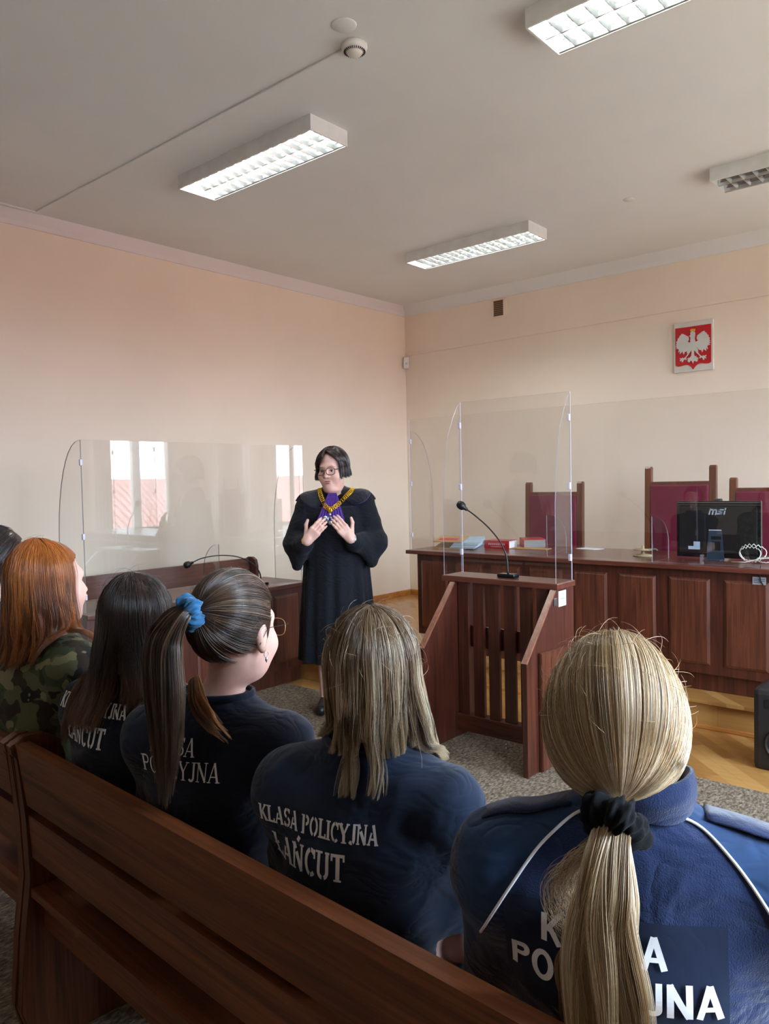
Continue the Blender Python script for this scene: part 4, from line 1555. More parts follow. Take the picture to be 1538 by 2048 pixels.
def lettering(name, lines, origin, right, upv, mat, parent, bvh, style, off=0.0016, seg=0.25, dirv=None, fallback=None, thick=0.0):
    """lines: list of (text, x0, y0, height, width_factor); the strokes are cast on the cloth from behind"""
    right, upv = Vector(right).normalized(), Vector(upv).normalized()
    dirv = Vector(dirv).normalized() if dirv is not None else -right.cross(upv)
    V, F = [], []
    def add(p):
        V.append(p)
        return len(V) - 1
    for text, x0, y0, hgt, wf in lines:
        x = x0
        for ch in text:
            if ch == ' ':
                x += 0.35 * hgt * wf
                continue
            S, adv = glyph(ch, style)
            for pts, w_ in S:
                # resample
                P = [Vector(p) for p in pts]
                R_ = [P[0]]
                for a, b in zip(P, P[1:]):
                    k = max(1, int((b - a).length / 0.12))
                    for i in range(1, k + 1):
                        R_.append(a.lerp(b, i / k))
                ring = []
                for i, p in enumerate(R_):
                    tn = (R_[min(i + 1, len(R_) - 1)] - R_[max(i - 1, 0)]).normalized()
                    nn = Vector((-tn.y, tn.x))
                    ring.append([p + nn * w_ * s for s in (-0.5, 0, 0.5)])
                ids = []
                for rg in ring:
                    row = []
                    for q in rg:
                        wp = Vector(origin) + right * (x + q.x * hgt * wf) + upv * (y0 + q.y * hgt)
                        hit = bvh.ray_cast(wp, dirv) if bvh is not None else (None,)
                        if hit[0] is not None and (hit[0] - wp).length < 0.40:
                            row.append(add(hit[0] - dirv * off * 0.6 + hit[1] * off * 0.6 * (1 if hit[1].dot(dirv) < 0 else -1)))
                        elif bvh is None:
                            row.append(add(wp))
                        else:
                            row.append(None)
                    ids.append(row)
                for i in range(len(ids) - 1):
                    mid = (R_[i] + R_[i + 1]) / 2
                    if style == 'stencil' and any(abs(mid.x - g) < 0.032 for g in GAPS.get(ch, [])) and w_ < 0.5:
                        continue
                    for k in range(2):
                        q = (ids[i][k], ids[i + 1][k], ids[i + 1][k + 1], ids[i][k + 1])
                        if None not in q:
                            F.append(q)
            x += adv * hgt * wf
    me = bpy.data.meshes.new(name)
    me.from_pydata([tuple(v) for v in V], [], F)
    me.validate()
    o = link(name, me, mat, parent)
    return o

def bvh_of(me):
    return BVHTree.FromPolygons([v.co.copy() for v in me.vertices], [tuple(p.vertices) for p in me.polygons])

# ------------------------------------------------------------------ seated bodies
def yawv(yaw, v):
    c_, s_ = math.cos(yaw), math.sin(yaw)
    return Vector((v[0] * c_ - v[1] * s_, v[0] * s_ + v[1] * c_, v[2]))

def seated_parts(x, y, zs, yaw, shw=0.165, lean=0.0, bulk=1.0, head=None, headR=None, arms='lap', phone=None):
    """returns dict of primitive lists in world space. zs = shoulder height"""
    O = Vector((x, y, 0))
    W_ = lambda a, b, c_: O + yawv(yaw, (a, b, 0)) + Vector((0, 0, c_))
    R = frame(yaw)
    d = {}
    pel = W_(0, 0.085, 0.535)
    mid = W_(0, 0.045, 0.70)
    che = W_(lean * 0.6, 0.005, zs - 0.13)
    nb = W_(lean, 0.005, zs + 0.035)
    SL, SR = W_(-shw + lean, 0.0, zs - 0.030), W_(shw + lean, 0.0, zs - 0.030)
    b = bulk
    torso = [ell(pel, (0.17 * b, 0.12 * b, 0.115), R, 0.05),
             ell(mid, (0.135 * b, 0.098 * b, 0.16), R, 0.06),
             ell(che, (0.150 * b, 0.105 * b, 0.165), R, 0.06),
             cap(SL, SR, 0.046 * b, 0.046 * b, 0.06),
             cap(nb, SL, 0.040, 0.042 * b, 0.05),
             cap(nb, SR, 0.040, 0.042 * b, 0.05)]
    arms_, hands = [], []
    up_arms = []
    for s, S0 in ((-1, SL), (1, SR)):
        el = W_(s * (shw + 0.022), 0.070, zs - 0.30)
        wr = W_(s * 0.11, 0.25, 0.655)
        fd = (wr - el).normalized()
        if phone is not None and s == 1:
            el = W_(s * (shw + 0.03), 0.12, zs - 0.22)
            wr = Vector(phone) + Vector((0.0, -0.03, -0.09))
            fd = Vector((0, 0.25, 1))
        up_arms.append(cap(S0, el, 0.044 * b, 0.036 * b, 0.035))
        arms_.append(cap(el, wr, 0.037 * b, 0.024, 0.02))
        hands += hand_prims(wr, fd if phone is not None and s == 1 else (wr - el) + Vector((-s * 0.05, 0.1, -0.12)), (0, -0.2, 1) if not (phone is not None and s == 1) else (0.2, -1, 0), -s, 0.95, 0.3)
    legs = []
    for s in (-1, 1):
        hip, kn, an = W_(s * 0.085, 0.10, 0.525), W_(s * 0.10, 0.50, 0.50), W_(s * 0.11, 0.47, 0.09)
        legs += [cap(hip, kn, 0.080 * b, 0.056, 0.04), cap(kn, an, 0.054, 0.036, 0.02)]
    feet = []
    for s in (-1, 1):
        a = W_(s * 0.11, 0.45, 0.045)
        feet.append(cap(a, W_(s * 0.125, 0.62, 0.035), 0.035, 0.028, 0.02))
    d.update(torso=torso, up=up_arms, arms=arms_, hands=hands, legs=legs, feet=feet, nb=nb, O=O, W=W_, R=R)
    hp = head_prims(head, headR, neck_to=tuple(nb), neck_r=0.035)
    d['headp'] = hp
    return d

def person_from(d, label, group, shirt_mat, res=0.006, shirt_infl=0.014, sleeve='short', wr=0.0036, seed=0.0, shirt_name='t_shirt', zneck=None):
    O = d['O']
    allb = d['headp'] + d['torso'] + d['up'] + d['arms'] + d['hands'] + d['legs'] + d['feet']
    me = body_mesh(allb, res, 'person')
    me.transform(Matrix.Translation(-O))
    p = link('person', me, M['skin'], None, O)
    tag(p, label, 'person', group)
    prims = d['torso'] + d['up'] + (d['arms'] if sleeve == 'long' else [])
    nb = d['nb']
    zc = zneck if zneck is not None else nb.z + 0.045
    cutz = 0.47
    def cut(P):
        m_ = np.maximum(P[:, 2] - zc, cutz - P[:, 2])
        if sleeve == 'short':
            # sleeves stop above the elbow
            for c_ in d['up']:
                ab = c_[2] - c_[1]
                t = ((P - c_[1]) @ ab) / float(ab @ ab)
                near = np.linalg.norm(P - c_[1] - np.clip(t, 0, 1.3)[:, None] * ab, axis=1)
                m_ = np.maximum(m_, np.where(near < 0.075, (t - 0.80) * 0.28, -1))
        return m_
    sm = body_mesh(prims, res, shirt_name, shirt_infl, wrinkle(wr, seed=seed), cut, extra=0.01)
    bvh = bvh_of(sm)
    sm.transform(Matrix.Translation(-O))
    sh_ = link(shirt_name, sm, shirt_mat, p)
    if sleeve == 'short':
        zt, cn = zc - 0.004, Vector((nb.x, nb.y + 0.002, 0))
        ring_ = []
        for k in range(48):
            a_ = 2 * PI * k / 48
            dr = Vector((math.cos(a_), math.sin(a_), 0))
            h_ = bvh.ray_cast(cn + Vector((0, 0, zt - 0.006)) + dr * 0.2, -dr)
            r_ = (h_[0] - cn).xy.length + 0.001 if h_[0] is not None else 0.06
            ring_.append(cn + dr * min(r_, 0.085) + Vector((0, 0, zt)))
        nbm = MB().tube(ring_, 0.0055, 8, closed=True, flat=1.6).build('neckband', shirt_mat, sh_)
        nbm.location = -O
    tr = body_mesh(d['legs'] + [d['torso'][0]], 0.009, 'trousers', 0.010, wrinkle(0.003, seed=seed + 3), lambda P: np.maximum(P[:, 2] - 0.60, 0.10 - P[:, 2]))
    tr.transform(Matrix.Translation(-O))
    link('trousers', tr, M['trous'], p)
    s2 = body_mesh(d['feet'], 0.006, 'shoe', 0.008, None, None)
    s2.transform(Matrix.Translation(-O))
    link('shoes', s2, M['shoe'], p)
    return p, bvh, prims

def off_parent(o, O):
    """mesh built in world space, parented to a person standing at O"""
    o.location = -O if hasattr(O, 'x') else (-O[0], -O[1], -O[2])
    return o

def skullcap(c, R, rad, infl=1.06, sel_front=0.55):
    R = np.array(R, dtype=np.float32)
    return R

def cap_hair_mesh(c, R, rad, infl, cut_front):
    """solid base under the strands; cut_front(local P) > 0 removes the face"""
    prims = [ell(c, A3(rad) * infl, R, 0.01)]
    Rn = np.array(R, dtype=np.float32)
    def cut(P):
        return cut_front((P - A3(c)) @ Rn)
    return body_mesh(prims, 0.006, 'cap', 0, None, cut)

RAD = (0.077, 0.096, 0.094)
GRP = 'people sitting on the front bench, seen from behind'
def face_cut(L):
    # removes the front of the head below the hairline
    return np.maximum((L[:, 1] - 0.045) * 0.9 + (0.0 - L[:, 2]) * 0.0 - np.clip(L[:, 2] - 0.03, 0, 1) * 1.3, -0.06 - L[:, 2])

# shoulder heights, head centres
P4H = (-0.925, 1.035, 1.128)
P5H = (-0.450, 1.008, 1.137)
P3H = (-1.303, 1.024, 1.172)
P2H = (-1.668, 1.015, 1.148)
P1H = (-2.090, 1.000, 1.215)

def hc(c, R):
    return tuple(A3(c) + np.array(R) @ A3((0, -0.012, 0.022)))

# --- person in the navy shirt with highlighted straight hair
R4 = frame(math.radians(40))
d4 = seated_parts(-0.920, 1.0, 0.945, math.radians(20), 0.148, head=P4H, headR=R4)
p4, bv4, pr4 = person_from(d4, 'person in a navy stencil-lettered shirt with long straight highlighted hair, beside the blue fleece', GRP, M['navy2'], seed=1.0)
c4 = hc(P4H, R4)
def len4(phi):
    a = abs(phi)
    return 0.195 if abs(phi + 9) < 19 else (0.125 if a < 50 else 0.19 if phi > 0 else 0.14)
cols4 = [(146, 116, 86), (206, 184, 154), (92, 70, 54), (232, 220, 200), (70, 53, 44), (166, 138, 106), (82, 62, 50), (220, 204, 178)]
h4 = [loose_hair(c4, R4, RAD, 9000, len4, pr4, 4, cols4, phimax=138, pinch=0.0, flare=0.05, margin=0.020, root=((98, 72, 48), 0.28), tips=((186, 162, 126), 0.65, 0.5), infl=1.12, clumps=75, wave=0.004, clumping=0.85, radius=0.00042,
                 drift=lambda ph: (0.020, 0.045, 0) if ph > 50 else ((-0.010, 0.045, 0) if ph < -50 else (-0.004, 0, 0))),
      flyaways(c4, R4, RAD, 120, 41, cols4)]
o = make_hair('hair', h4, p4, cap_hair_mesh(c4, R4, RAD, 1.08, face_cut), lin((84, 64, 48)))
off_parent(o, d4['O'])
F4 = d4['W']
tx = yawv(math.radians(6), (1, 0, 0))
o = lettering('shirt_print', [('KLASA POLICYJNA', 0.0, 0.064, 0.031, 0.76), ('ŁAŃCUT', 0.022, 0.0, 0.045, 0.80)], Vector((-0.915, 1.0, 0.813)) + yawv(math.radians(20), (-0.180, -0.35, 0)), yawv(math.radians(20), (1, 0, 0)), (0, 0, 1), M['print'], p4, bv4, 'stencil', dirv=yawv(math.radians(20), (0, 1, 0)))
off_parent(o, d4['O'])

# --- person with the high ponytail and blue scrunchie
R3 = frame(math.radians(14), math.radians(-5))
d3 = seated_parts(-1.350, 1.0, 0.955, math.radians(24), 0.155, head=P3H, headR=R3)
p3, bv3, pr3 = person_from(d3, 'person in a navy shirt with a high brown ponytail in a blue scrunchie, wearing glasses', GRP, M['navy'], seed=2.3)
c3 = hc(P3H, R3)
cols3 = [(70, 50, 40), (48, 35, 30), (88, 64, 48), (122, 100, 84), (38, 29, 27)]
tie3 = (-1.284, 0.915, 1.226)
def sel3(d):
    return not (d[1] > 0.30 and d[2] < 0.38) and not (d[1] > 0.62) and (d[2] > -0.66 or (d[2] > -0.86 and abs(d[0]) < 0.45 and d[1] < -0.2)) and not (abs(d[0]) > 0.6 and d[1] > -0.12 and d[2] < -0.02)
h3 = [gathered_hair(c3, R3, RAD, tie3, 6500, 3, cols3, sel=sel3, infl=1.07, lift=0.006, radius=0.0005),
      tail_hair([(-1.284, 0.915, 1.226), (-1.292, 0.882, 1.222), (-1.318, 0.858, 1.165), (-1.308, 0.848, 1.07), (-1.298, 0.842, 0.97), (-1.306, 0.840, 0.84)], [0.014, 0.030, 0.054, 0.060, 0.050, 0.020], 5200, 33, cols3, clumps=60, endjit=0.35, flat=0.55, radius=0.0005, tips=((110, 84, 66), 0.7, 0.3)),
      tail_hair([(-1.322, 0.925, 1.082), (-1.276, 0.900, 1.050), (-1.222, 0.895, 1.015), (-1.175, 0.905, 0.985)], [0.012, 0.024, 0.032, 0.034], 900, 34, [(150, 98, 54), (122, 78, 44), (176, 122, 74), (96, 64, 42)], clumps=22, endjit=0.45, flat=0.25, radius=0.00045),
      flyaways(c3, R3, RAD, 60, 43, cols3)]
def cut3(L):
    a = np.maximum((L[:, 1] - 0.035) - np.clip(L[:, 2] - 0.02, 0, 1) * 0.9, -0.055 - L[:, 2])
    return a
o = make_hair('hair', h3, p3, cap_hair_mesh(c3, R3, RAD, 1.05, cut3), lin((54, 40, 34)))
off_parent(o, d3['O'])

def scrunchie(c, axis, R0, r0, mat, parent, O, seed=0, name='scrunchie', flat=1.0):
    mb = MB()
    ax = Vector(axis).normalized()
    u = ax.orthogonal().normalized()
    v = ax.cross(u)
    n, m_ = 120, 26
    grid = []
    for i in range(n):
        a = 2 * PI * i / n
        rr = r0 * (1 + 0.22 * math.sin(5 * a + seed) + 0.10 * math.sin(11 * a))
        RR = R0 * (1 + 0.08 * math.sin(3 * a + seed))
        row = []
        for j in range(m_):
            b = 2 * PI * j / m_
            q = rr * (1 + 0.16 * abs(math.sin(7 * a + 1.5 * b + seed)) + 0.14 * math.sin(19 * a - 2 * b + seed) + 0.07 * math.sin(31 * a + 3 * b))
            p = Vector(c) + (u * math.cos(a) + v * math.sin(a)) * (RR + q * math.cos(b)) + ax * q * math.sin(b) * flat
            row.append(mb.bm.verts.new(p))
        grid.append(row)
    for i in range(n):
        for j in range(m_):
            f = mb.bm.faces.new((grid[i][j], grid[(i + 1) % n][j], grid[(i + 1) % n][(j + 1) % m_], grid[i][(j + 1) % m_]))
            f.smooth = True
    o = mb.build(name, mat, parent, recalc=True)
    off_parent(o, O)
    return o
scrunchie((-1.287, 0.898, 1.226), (0.15, 1, 0.2), 0.021, 0.0135, M['blues'], p3, d3['O'], 1.0)
o = lettering('shirt_print', [('KLASA', 0.026, 0.046, 0.034, 0.90), ('POLICYJNA', 0.0, 0.0, 0.037, 0.88)], Vector((-1.335, 1.0, 0.878)) + yawv(math.radians(24), (-0.150, -0.35, 0)), yawv(math.radians(24), (1, 0, 0)), (0, 0, 1), M['print'], p3, bv3, 'serif', dirv=yawv(math.radians(24), (0, 1, 0)))
off_parent(o, d3['O'])
def glasses(c, R, parent, O, mat_f, mat_l, temple_mat, w_=0.028, hgt=0.022, rim=0.0014, rnd_=False):
    c = Vector(c)
    Rm = Matrix(np.array(R).tolist())
    t = lambda p: c + Rm @ Vector(p)
    mb = MB()
    for s in (-1, 1):
        pts = []
        for k in range(24):
            a = 2 * PI * k / 24
            ex = 0.75
            xx = math.copysign(abs(math.cos(a)) ** ex, math.cos(a)) * w_
            zz = math.copysign(abs(math.sin(a)) ** ex, math.sin(a)) * hgt
            pts.append(t((s * 0.034 + xx, 0.112 - abs(s * 0.034 + xx) * 0.12, -0.004 + zz)))
        mb.tube(pts, rim, 8, closed=True)
    mb.tube([t((-0.008, 0.113, 0.004)), t((0, 0.115, 0.007)), t((0.008, 0.113, 0.004))], rim, 8)
    o = mb.build('spectacles', mat_f, parent)
    off_parent(o, O)
    for s in (-1, 1):
        q = MB().tube([t((s * 0.061, 0.106, 0.006)), t((s * 0.074, 0.09, 0.006)), t((s * 0.081, 0.01, 0.006)), t((s * 0.083, -0.006, 0.0)), t((s * 0.081, -0.024, -0.026))], rim * 1.1, 8).build('temple', temple_mat, o)
    return o
glasses(P3H, R3, p3, d3['O'], plain('pale_brass', (190, 160, 118), 0.3, metal=0.8), None, M['black'], 0.022, 0.019, 0.0007)
Rm3 = Matrix(np.array(R3).tolist())
def earring(side, P, Rm, parent, O):
    c = Vector(P) + Rm @ Vector((side * 0.083, -0.004, -0.048))
    mb = MB()
    mb.tube([c + Vector((0, 0.006 * math.cos(a * PI / 6), 0.006 * math.sin(a * PI / 6))) for a in range(12)], 0.0008, 6, closed=True)
    mb.lathe([(0, -0.006), (0.003, 0), (0.002, 0.006), (0, 0.008)], c=c + Vector((0, 0, -0.012)), seg=10)
    o = mb.build('earring', M['silver'], parent)
    off_parent(o, O)
earring(1, P3H, Rm3, p3, d3['O'])

# --- person with long brown hair
R2 = frame(math.radians(32))
d2 = seated_parts(-1.70, 1.0, 0.950, math.radians(10), 0.150, head=P2H, headR=R2)
p2, bv2, pr2 = person_from(d2, 'person with long loose dark brown hair, between the camouflage jacket and the high ponytail', GRP, M['navy'], seed=3.1)
c2 = hc(P2H, R2)
cols2 = [(54, 38, 32), (40, 29, 28), (72, 50, 40), (34, 26, 26)]
def len2(phi):
    return 0.27 if phi < 5 else 0.20
h2 = [loose_hair(c2, R2, RAD, 6500, len2, pr2, 2, cols2, phimax=135, pinch=0.0, flare=0.05, margin=0.020, tips=((132, 88, 56), 0.6, 0.75), infl=1.06, clumps=110, wave=0.005, jit=0.06, radius=0.00045,
                 drift=lambda ph: (-0.075 if ph < 8 else 0.02, 0, 0)), flyaways(c2, R2, RAD, 60, 42, cols2)]
o = make_hair('hair', h2, p2, cap_hair_mesh(c2, R2, RAD, 1.07, face_cut), lin((40, 30, 27)))
off_parent(o, d2['O'])
o = lettering('shirt_print', [('KLASA POLICYJNA', 0.0, 0.070, 0.033, 0.74), ('ŁAŃCUT', 0.03, 0.0, 0.047, 0.80)], Vector((-1.70, 1.0, 0.868)) + yawv(math.radians(10), (-0.165, -0.35, 0)), yawv(math.radians(10), (1, 0, 0)), (0, 0, 1), M['print'], p2, bv2, 'stencil', dirv=yawv(math.radians(10), (0, 1, 0)))
off_parent(o, d2['O'])

# --- red-haired person in the camouflage jacket
R1 = frame(math.radians(2))
d1 = seated_parts(-2.13, 0.99, 1.02, math.radians(2), 0.175, bulk=1.05, head=P1H, headR=R1, phone=(-1.93, 1.13, 0.985))
p1, bv1, pr1 = person_from(d1, 'person in a camouflage jacket with long ginger hair', GRP, M['camo'], seed=4.4, sleeve='long', shirt_infl=0.022, wr=0.004, shirt_name='camouflage_jacket', zneck=1.075)
c1 = hc(P1H, R1)
cols1 = [(172, 98, 44), (146, 80, 40), (192, 118, 58), (122, 72, 46), (104, 60, 38)]
h1 = [loose_hair(c1, R1, RAD, 6500, lambda ph: 0.23 if ph < 40 else 0.22, pr1, 1, cols1, phimax=112, pinch=0.0, flare=0.18, margin=0.032, infl=1.10, clumps=110, wave=0.005, jit=0.06, root=((196, 112, 40), 0.3),
                 drift=lambda ph: (0.02 if ph > 50 else -0.02, 0, 0)), flyaways(c1, R1, RAD, 80, 44, cols1)]
o = make_hair('hair', h1, p1, cap_hair_mesh(c1, R1, RAD, 1.07, face_cut), lin((140, 76, 34)))
off_parent(o, d1['O'])
t = thing('smartphone', 'white edge of a phone held up by the person in camouflage', 'phone', (-1.93, 1.15, 0.955), math.radians(20))
MB().box(-0.036, 0.036, -0.004, 0.004, -0.075, 0.075, 0.003).build('phone_body', M['paperw'], t)
MB().box(-0.033, 0.033, 0.004, 0.0045, -0.07, 0.07).build('screen', M['blackg'], t)

# --- person whose dark head just shows at the left edge
P0H = (-2.78, 1.16, 1.225)
R0 = frame(0.0)
d0 = seated_parts(-2.78, 1.12, 1.01, 0.0, 0.17, head=P0H, headR=R0)
p0, bv0, pr0 = person_from(d0, 'person with dark hair, only a sliver of head showing at the left edge', GRP, M['navy'], res=0.009, seed=5.0)
c0 = hc(P0H, R0)
cols0 = [(52, 34, 34), (40, 28, 28), (66, 44, 42)]
o = make_hair('hair', [gathered_hair(c0, R0, RAD, (-2.78, 1.06, 1.15), 2500, 30, cols0, sel=lambda d: d[1] < 0.5 and d[2] > -0.5, infl=1.10)], p0, cap_hair_mesh(c0, R0, RAD, 1.07, face_cut), lin((36, 26, 26)))
off_parent(o, d0['O'])

# --- blonde person in the blue fleece, low ponytail
R5 = frame(math.radians(26))
Y5 = math.radians(22)
d5 = seated_parts(-0.415, 1.0, 0.950, Y5, 0.175, bulk=1.06, head=P5H, headR=R5)
p5, bv5, pr5 = person_from(d5, 'blonde person in a blue fleece jacket with a low ponytail in a black scrunchie', GRP, M['navyj'], res=0.005, seed=5.5, sleeve='long', shirt_infl=0.024, wr=0.0025, shirt_name='fleece_jacket', zneck=1.06)
c5 = hc(P5H, R5)
cols5 = [(216, 192, 154), (192, 162, 120), (234, 218, 192), (156, 124, 86), (204, 176, 134)]
tie5 = (-0.406, 0.925, 1.062)
def sel5(d):
    return not (d[1] > 0.45 and d[2] < 0.35) and not (d[1] > 0.68) and d[2] > -0.75
h5 = [gathered_hair(c5, R5, RAD, tie5, 15000, 5, cols5, sel=sel5, infl=1.09, lift=0.013, radius=0.00032, root=((150, 118, 78), 0.35), sag=0.016, m=20, var=0.35),
      tail_hair([(-0.406, 0.925, 1.062), (-0.394, 0.866, 1.034), (-0.388, 0.836, 0.985), (-0.386, 0.826, 0.93), (-0.380, 0.822, 0.86), (-0.368, 0.82, 0.70)], [0.012, 0.024, 0.040, 0.048, 0.054, 0.056], 9500, 55, cols5, clumps=90, endjit=0.2, flat=0.6, radius=0.00034, var=0.35, wave=0.008),
      tail_hair([(-0.40, 0.865, 1.035), (-0.43, 0.852, 1.0), (-0.447, 0.845, 0.965), (-0.43, 0.838, 0.935), (-0.405, 0.835, 0.925)], [0.012, 0.024, 0.028, 0.024, 0.012], 170, 56, cols5, clumps=40, flat=0.5, wave=0.012, radius=0.00026, fly=0.012),
      tail_hair([(-0.41, 0.84, 0.93), (-0.43, 0.832, 0.88), (-0.425, 0.828, 0.83), (-0.41, 0.825, 0.77)], [0.010, 0.022, 0.020, 0.012], 500, 57, [(150, 112, 78), (128, 96, 68)], clumps=18, flat=0.5, radius=0.0004),
      flyaways(c5, R5, RAD, 200, 45, cols5, 0.06)]
o = make_hair('hair', h5, p5, cap_hair_mesh(c5, R5, RAD, 1.10, face_cut), lin((150, 118, 80)))
off_parent(o, d5['O'])
scrunchie((-0.400, 0.892, 1.050), (0.1, 1, 0.75), 0.0225, 0.017, M['blacks'], p5, d5['O'], 2.0)

def cast(bvh, p, d_, off=0.002):
    h_ = bvh.ray_cast(Vector(p), Vector(d_))
    if h_[0] is None:
        return None
    n_ = h_[1]
    if n_.dot(Vector(d_)) > 0:
        n_ = -n_
    return h_[0] + n_ * off
fd5 = yawv(Y5, (0, 1, 0))
rx5 = yawv(Y5, (1, 0, 0))
O5 = Vector((-0.415, 1.0, 0))
def back5(a, z, off=0.002):
    return cast(bv5, O5 + rx5 * a - fd5 * 0.4 + Vector((0, 0, z)), fd5, off)
# jacket patch and lettering
mb = MB()
nx_, nz_ = 26, 14
g = [[back5(-0.168 + 0.272 * i / nx_, 0.80 + 0.130 * j / nz_, 0.0022) for j in range(nz_ + 1)] for i in range(nx_ + 1)]
gv = [[mb.bm.verts.new(q) if q is not None else None for q in row] for row in g]
for i in range(nx_):
    for j in range(nz_):
        q = (gv[i][j], gv[i + 1][j], gv[i + 1][j + 1], gv[i][j + 1])
        if None not in q:
            f = mb.bm.faces.new(q)
            f.smooth = True
jk = [c_ for c_ in p5.children if c_.name.startswith('fleece')][0]
o = mb.build('back_patch', M['patch'], jk)
off_parent(o, d5['O'])
o = lettering('patch_print', [('KLASA', -0.120, 0.880, 0.037, 1.14), ('POLICYJNA', -0.162, 0.830, 0.037, 1.16)], O5 - fd5 * 0.3, rx5, (0, 0, 1), M['print'], jk, bv5, 'sans', off=0.0048, dirv=fd5)
off_parent(o, d5['O'])
# piping and the smooth yoke above it
for s in (-1, 1):
    pts = []
    for k in range(24):
        t_ = k / 23
        a = s * (0.045 + 0.16 * t_)
        z = 1.036 - 0.030 * t_ - 0.15 * t_ ** 2.0
        q = back5(a, z, 0.0025)
        if q is not None:
            pts.append(q)
    if len(pts) > 3:
        off_parent(MB().tube(pts, 0.0021, 8).build('piping', M['print'], jk), d5['O'])
jm = jk.data
jm.materials.append(M['yoke'])
inv = Matrix.Rotation(-Y5, 3, 'Z')
for pl_ in jm.polygons:
    q = inv @ Vector((pl_.center.x, pl_.center.y, 0))
    a = abs(q.x)
    t_ = (a - 0.045) / 0.16
    zb = 1.036 - 0.030 * t_ - 0.15 * max(t_, 0) ** 2.0
    if a > 0.045 and pl_.center.z > zb and a < 0.24:
        pl_.material_index = 1
# collar and shoulder straps
ring = []
mb = MB()
n = 40
nbv = d5['nb']
rows = []
for j, (rr, zz) in enumerate(((0.066, 1.035), (0.071, 1.055), (0.070, 1.075), (0.067, 1.088), (0.062, 1.088), (0.058, 1.07), (0.058, 1.035))):
    rows.append([mb.bm.verts.new((nbv.x + rr * 1.12 * math.cos(2 * PI * k / n), nbv.y - 0.004 + rr * 1.0 * math.sin(2 * PI * k / n) , zz + 0.004 * math.sin(6 * PI * k / n) - 0.012 * max(0, math.sin(2 * PI * k / n)))) for k in range(n)])
for a_, b_ in zip(rows, rows[1:]):
    for k in range(n):
        f = mb.bm.faces.new((a_[k], a_[(k + 1) % n], b_[(k + 1) % n], b_[k]))
        f.smooth = True
off_parent(mb.build('collar', M['navyj'], jk, recalc=True), d5['O'])
for s in (-1, 1):
    mb = MB()
    prev = None
    for k in range(14):
        t_ = k / 13
        a = s * (0.085 + 0.125 * t_)
        row = []
        for dy in (-0.022, 0.022):
            q = cast(bv5, O5 + rx5 * a + fd5 * dy + Vector((0, 0, 1.4)), (0, 0, -1), 0.002 + 0.006 * math.sin(PI * t_))
            row.append(mb.bm.verts.new(q) if q is not None else None)
        if prev and None not in prev and None not in row:
            f = mb.bm.faces.new((prev[0], prev[1], row[1], row[0]))
            f.smooth = True
        prev = row
    o = mb.build('shoulder_strap', M['navyj'], jk)
    off_parent(o, d5['O'])
    so = o.modifiers.new('thickness', 'SOLIDIFY')
    so.thickness = 0.0025

# ------------------------------------------------------------------ the robed judge, standing
JO = Vector((-3.44, 3.51, 0.0))
JY = -YAW
def J(x, y, z):
    return JO + yawv(JY, (x, y, 0)) + Vector((0, 0, z))
JR = frame(JY)
JHR = frame(JY + PI - math.radians(20), math.radians(-7), math.radians(2))
JH = J(0.002, -0.020, 1.560)
hs_ = 1.08
jhead = head_prims(JH, JHR, hs_, plump=0.006, neck_to=tuple(J(0.01, 0.02, 1.395)), neck_r=0.058)
WL, WR = (-0.150, -0.235, 1.120), (0.118, -0.235, 1.128)
EL, ER = (-0.245, -0.03, 1.085), (0.262, -0.03, 1.09)
dL, dR = yawv(JY, (0.66, -0.10, 0)) + Vector((0, 0, 0.76)), yawv(JY, (-0.60, -0.10, 0)) + Vector((0, 0, 0.80))
nrm = yawv(JY, (0, -1, 0))
jarms = [cap(J(-0.165, 0.02, 1.32), J(*EL), 0.055, 0.045, 0.03), cap(J(*EL), J(*WL), 0.043, 0.027, 0.02),
         cap(J(0.185, 0.02, 1.33), J(*ER), 0.055, 0.045, 0.03), cap(J(*ER), J(*WR), 0.043, 0.027, 0.02)]
jh = hand_prims(J(*WL), dL, nrm + yawv(JY, (-0.25, 0, 0)), -1, 1.04, 0.26, 0.012, 0.95) + hand_prims(J(*WR), dR, nrm + yawv(JY, (0.25, 0, 0)), 1, 1.04, 0.26, 0.012, 0.95)
jt = [ell(J(0.01, 0.03, 1.20), (0.165, 0.12, 0.17), JR, 0.05), ell(J(0.01, 0.02, 0.98), (0.17, 0.15, 0.18), JR, 0.05), cap(J(-0.14, 0.03, 1.325), J(0.16, 0.03, 1.33), 0.055, 0.055, 0.04)]
jl = []
for s in (-1, 1):
    jl += [cap(J(0.01 + s * 0.085, 0.02, 0.90), J(0.01 + s * 0.085, 0.02, 0.50), 0.095, 0.062, 0.04), cap(J(0.01 + s * 0.085, 0.02, 0.50), J(0.01 + s * 0.09, 0.04, 0.10), 0.060, 0.036, 0.02)]
jf = [cap(J(0.01 + s * 0.09, 0.05, 0.055), J(0.01 + s * 0.11, -0.12, 0.04), 0.036, 0.028, 0.02) for s in (-1, 1)]
me = body_mesh(jhead + jarms + jh + jt + jl + jf, 0.003, 'person')
me.transform(Matrix.Translation(-JO))
pj = link('person', me, M['skin'], None, JO)
tag(pj, 'person standing in a long black robe with violet jabot and golden chain', 'person')

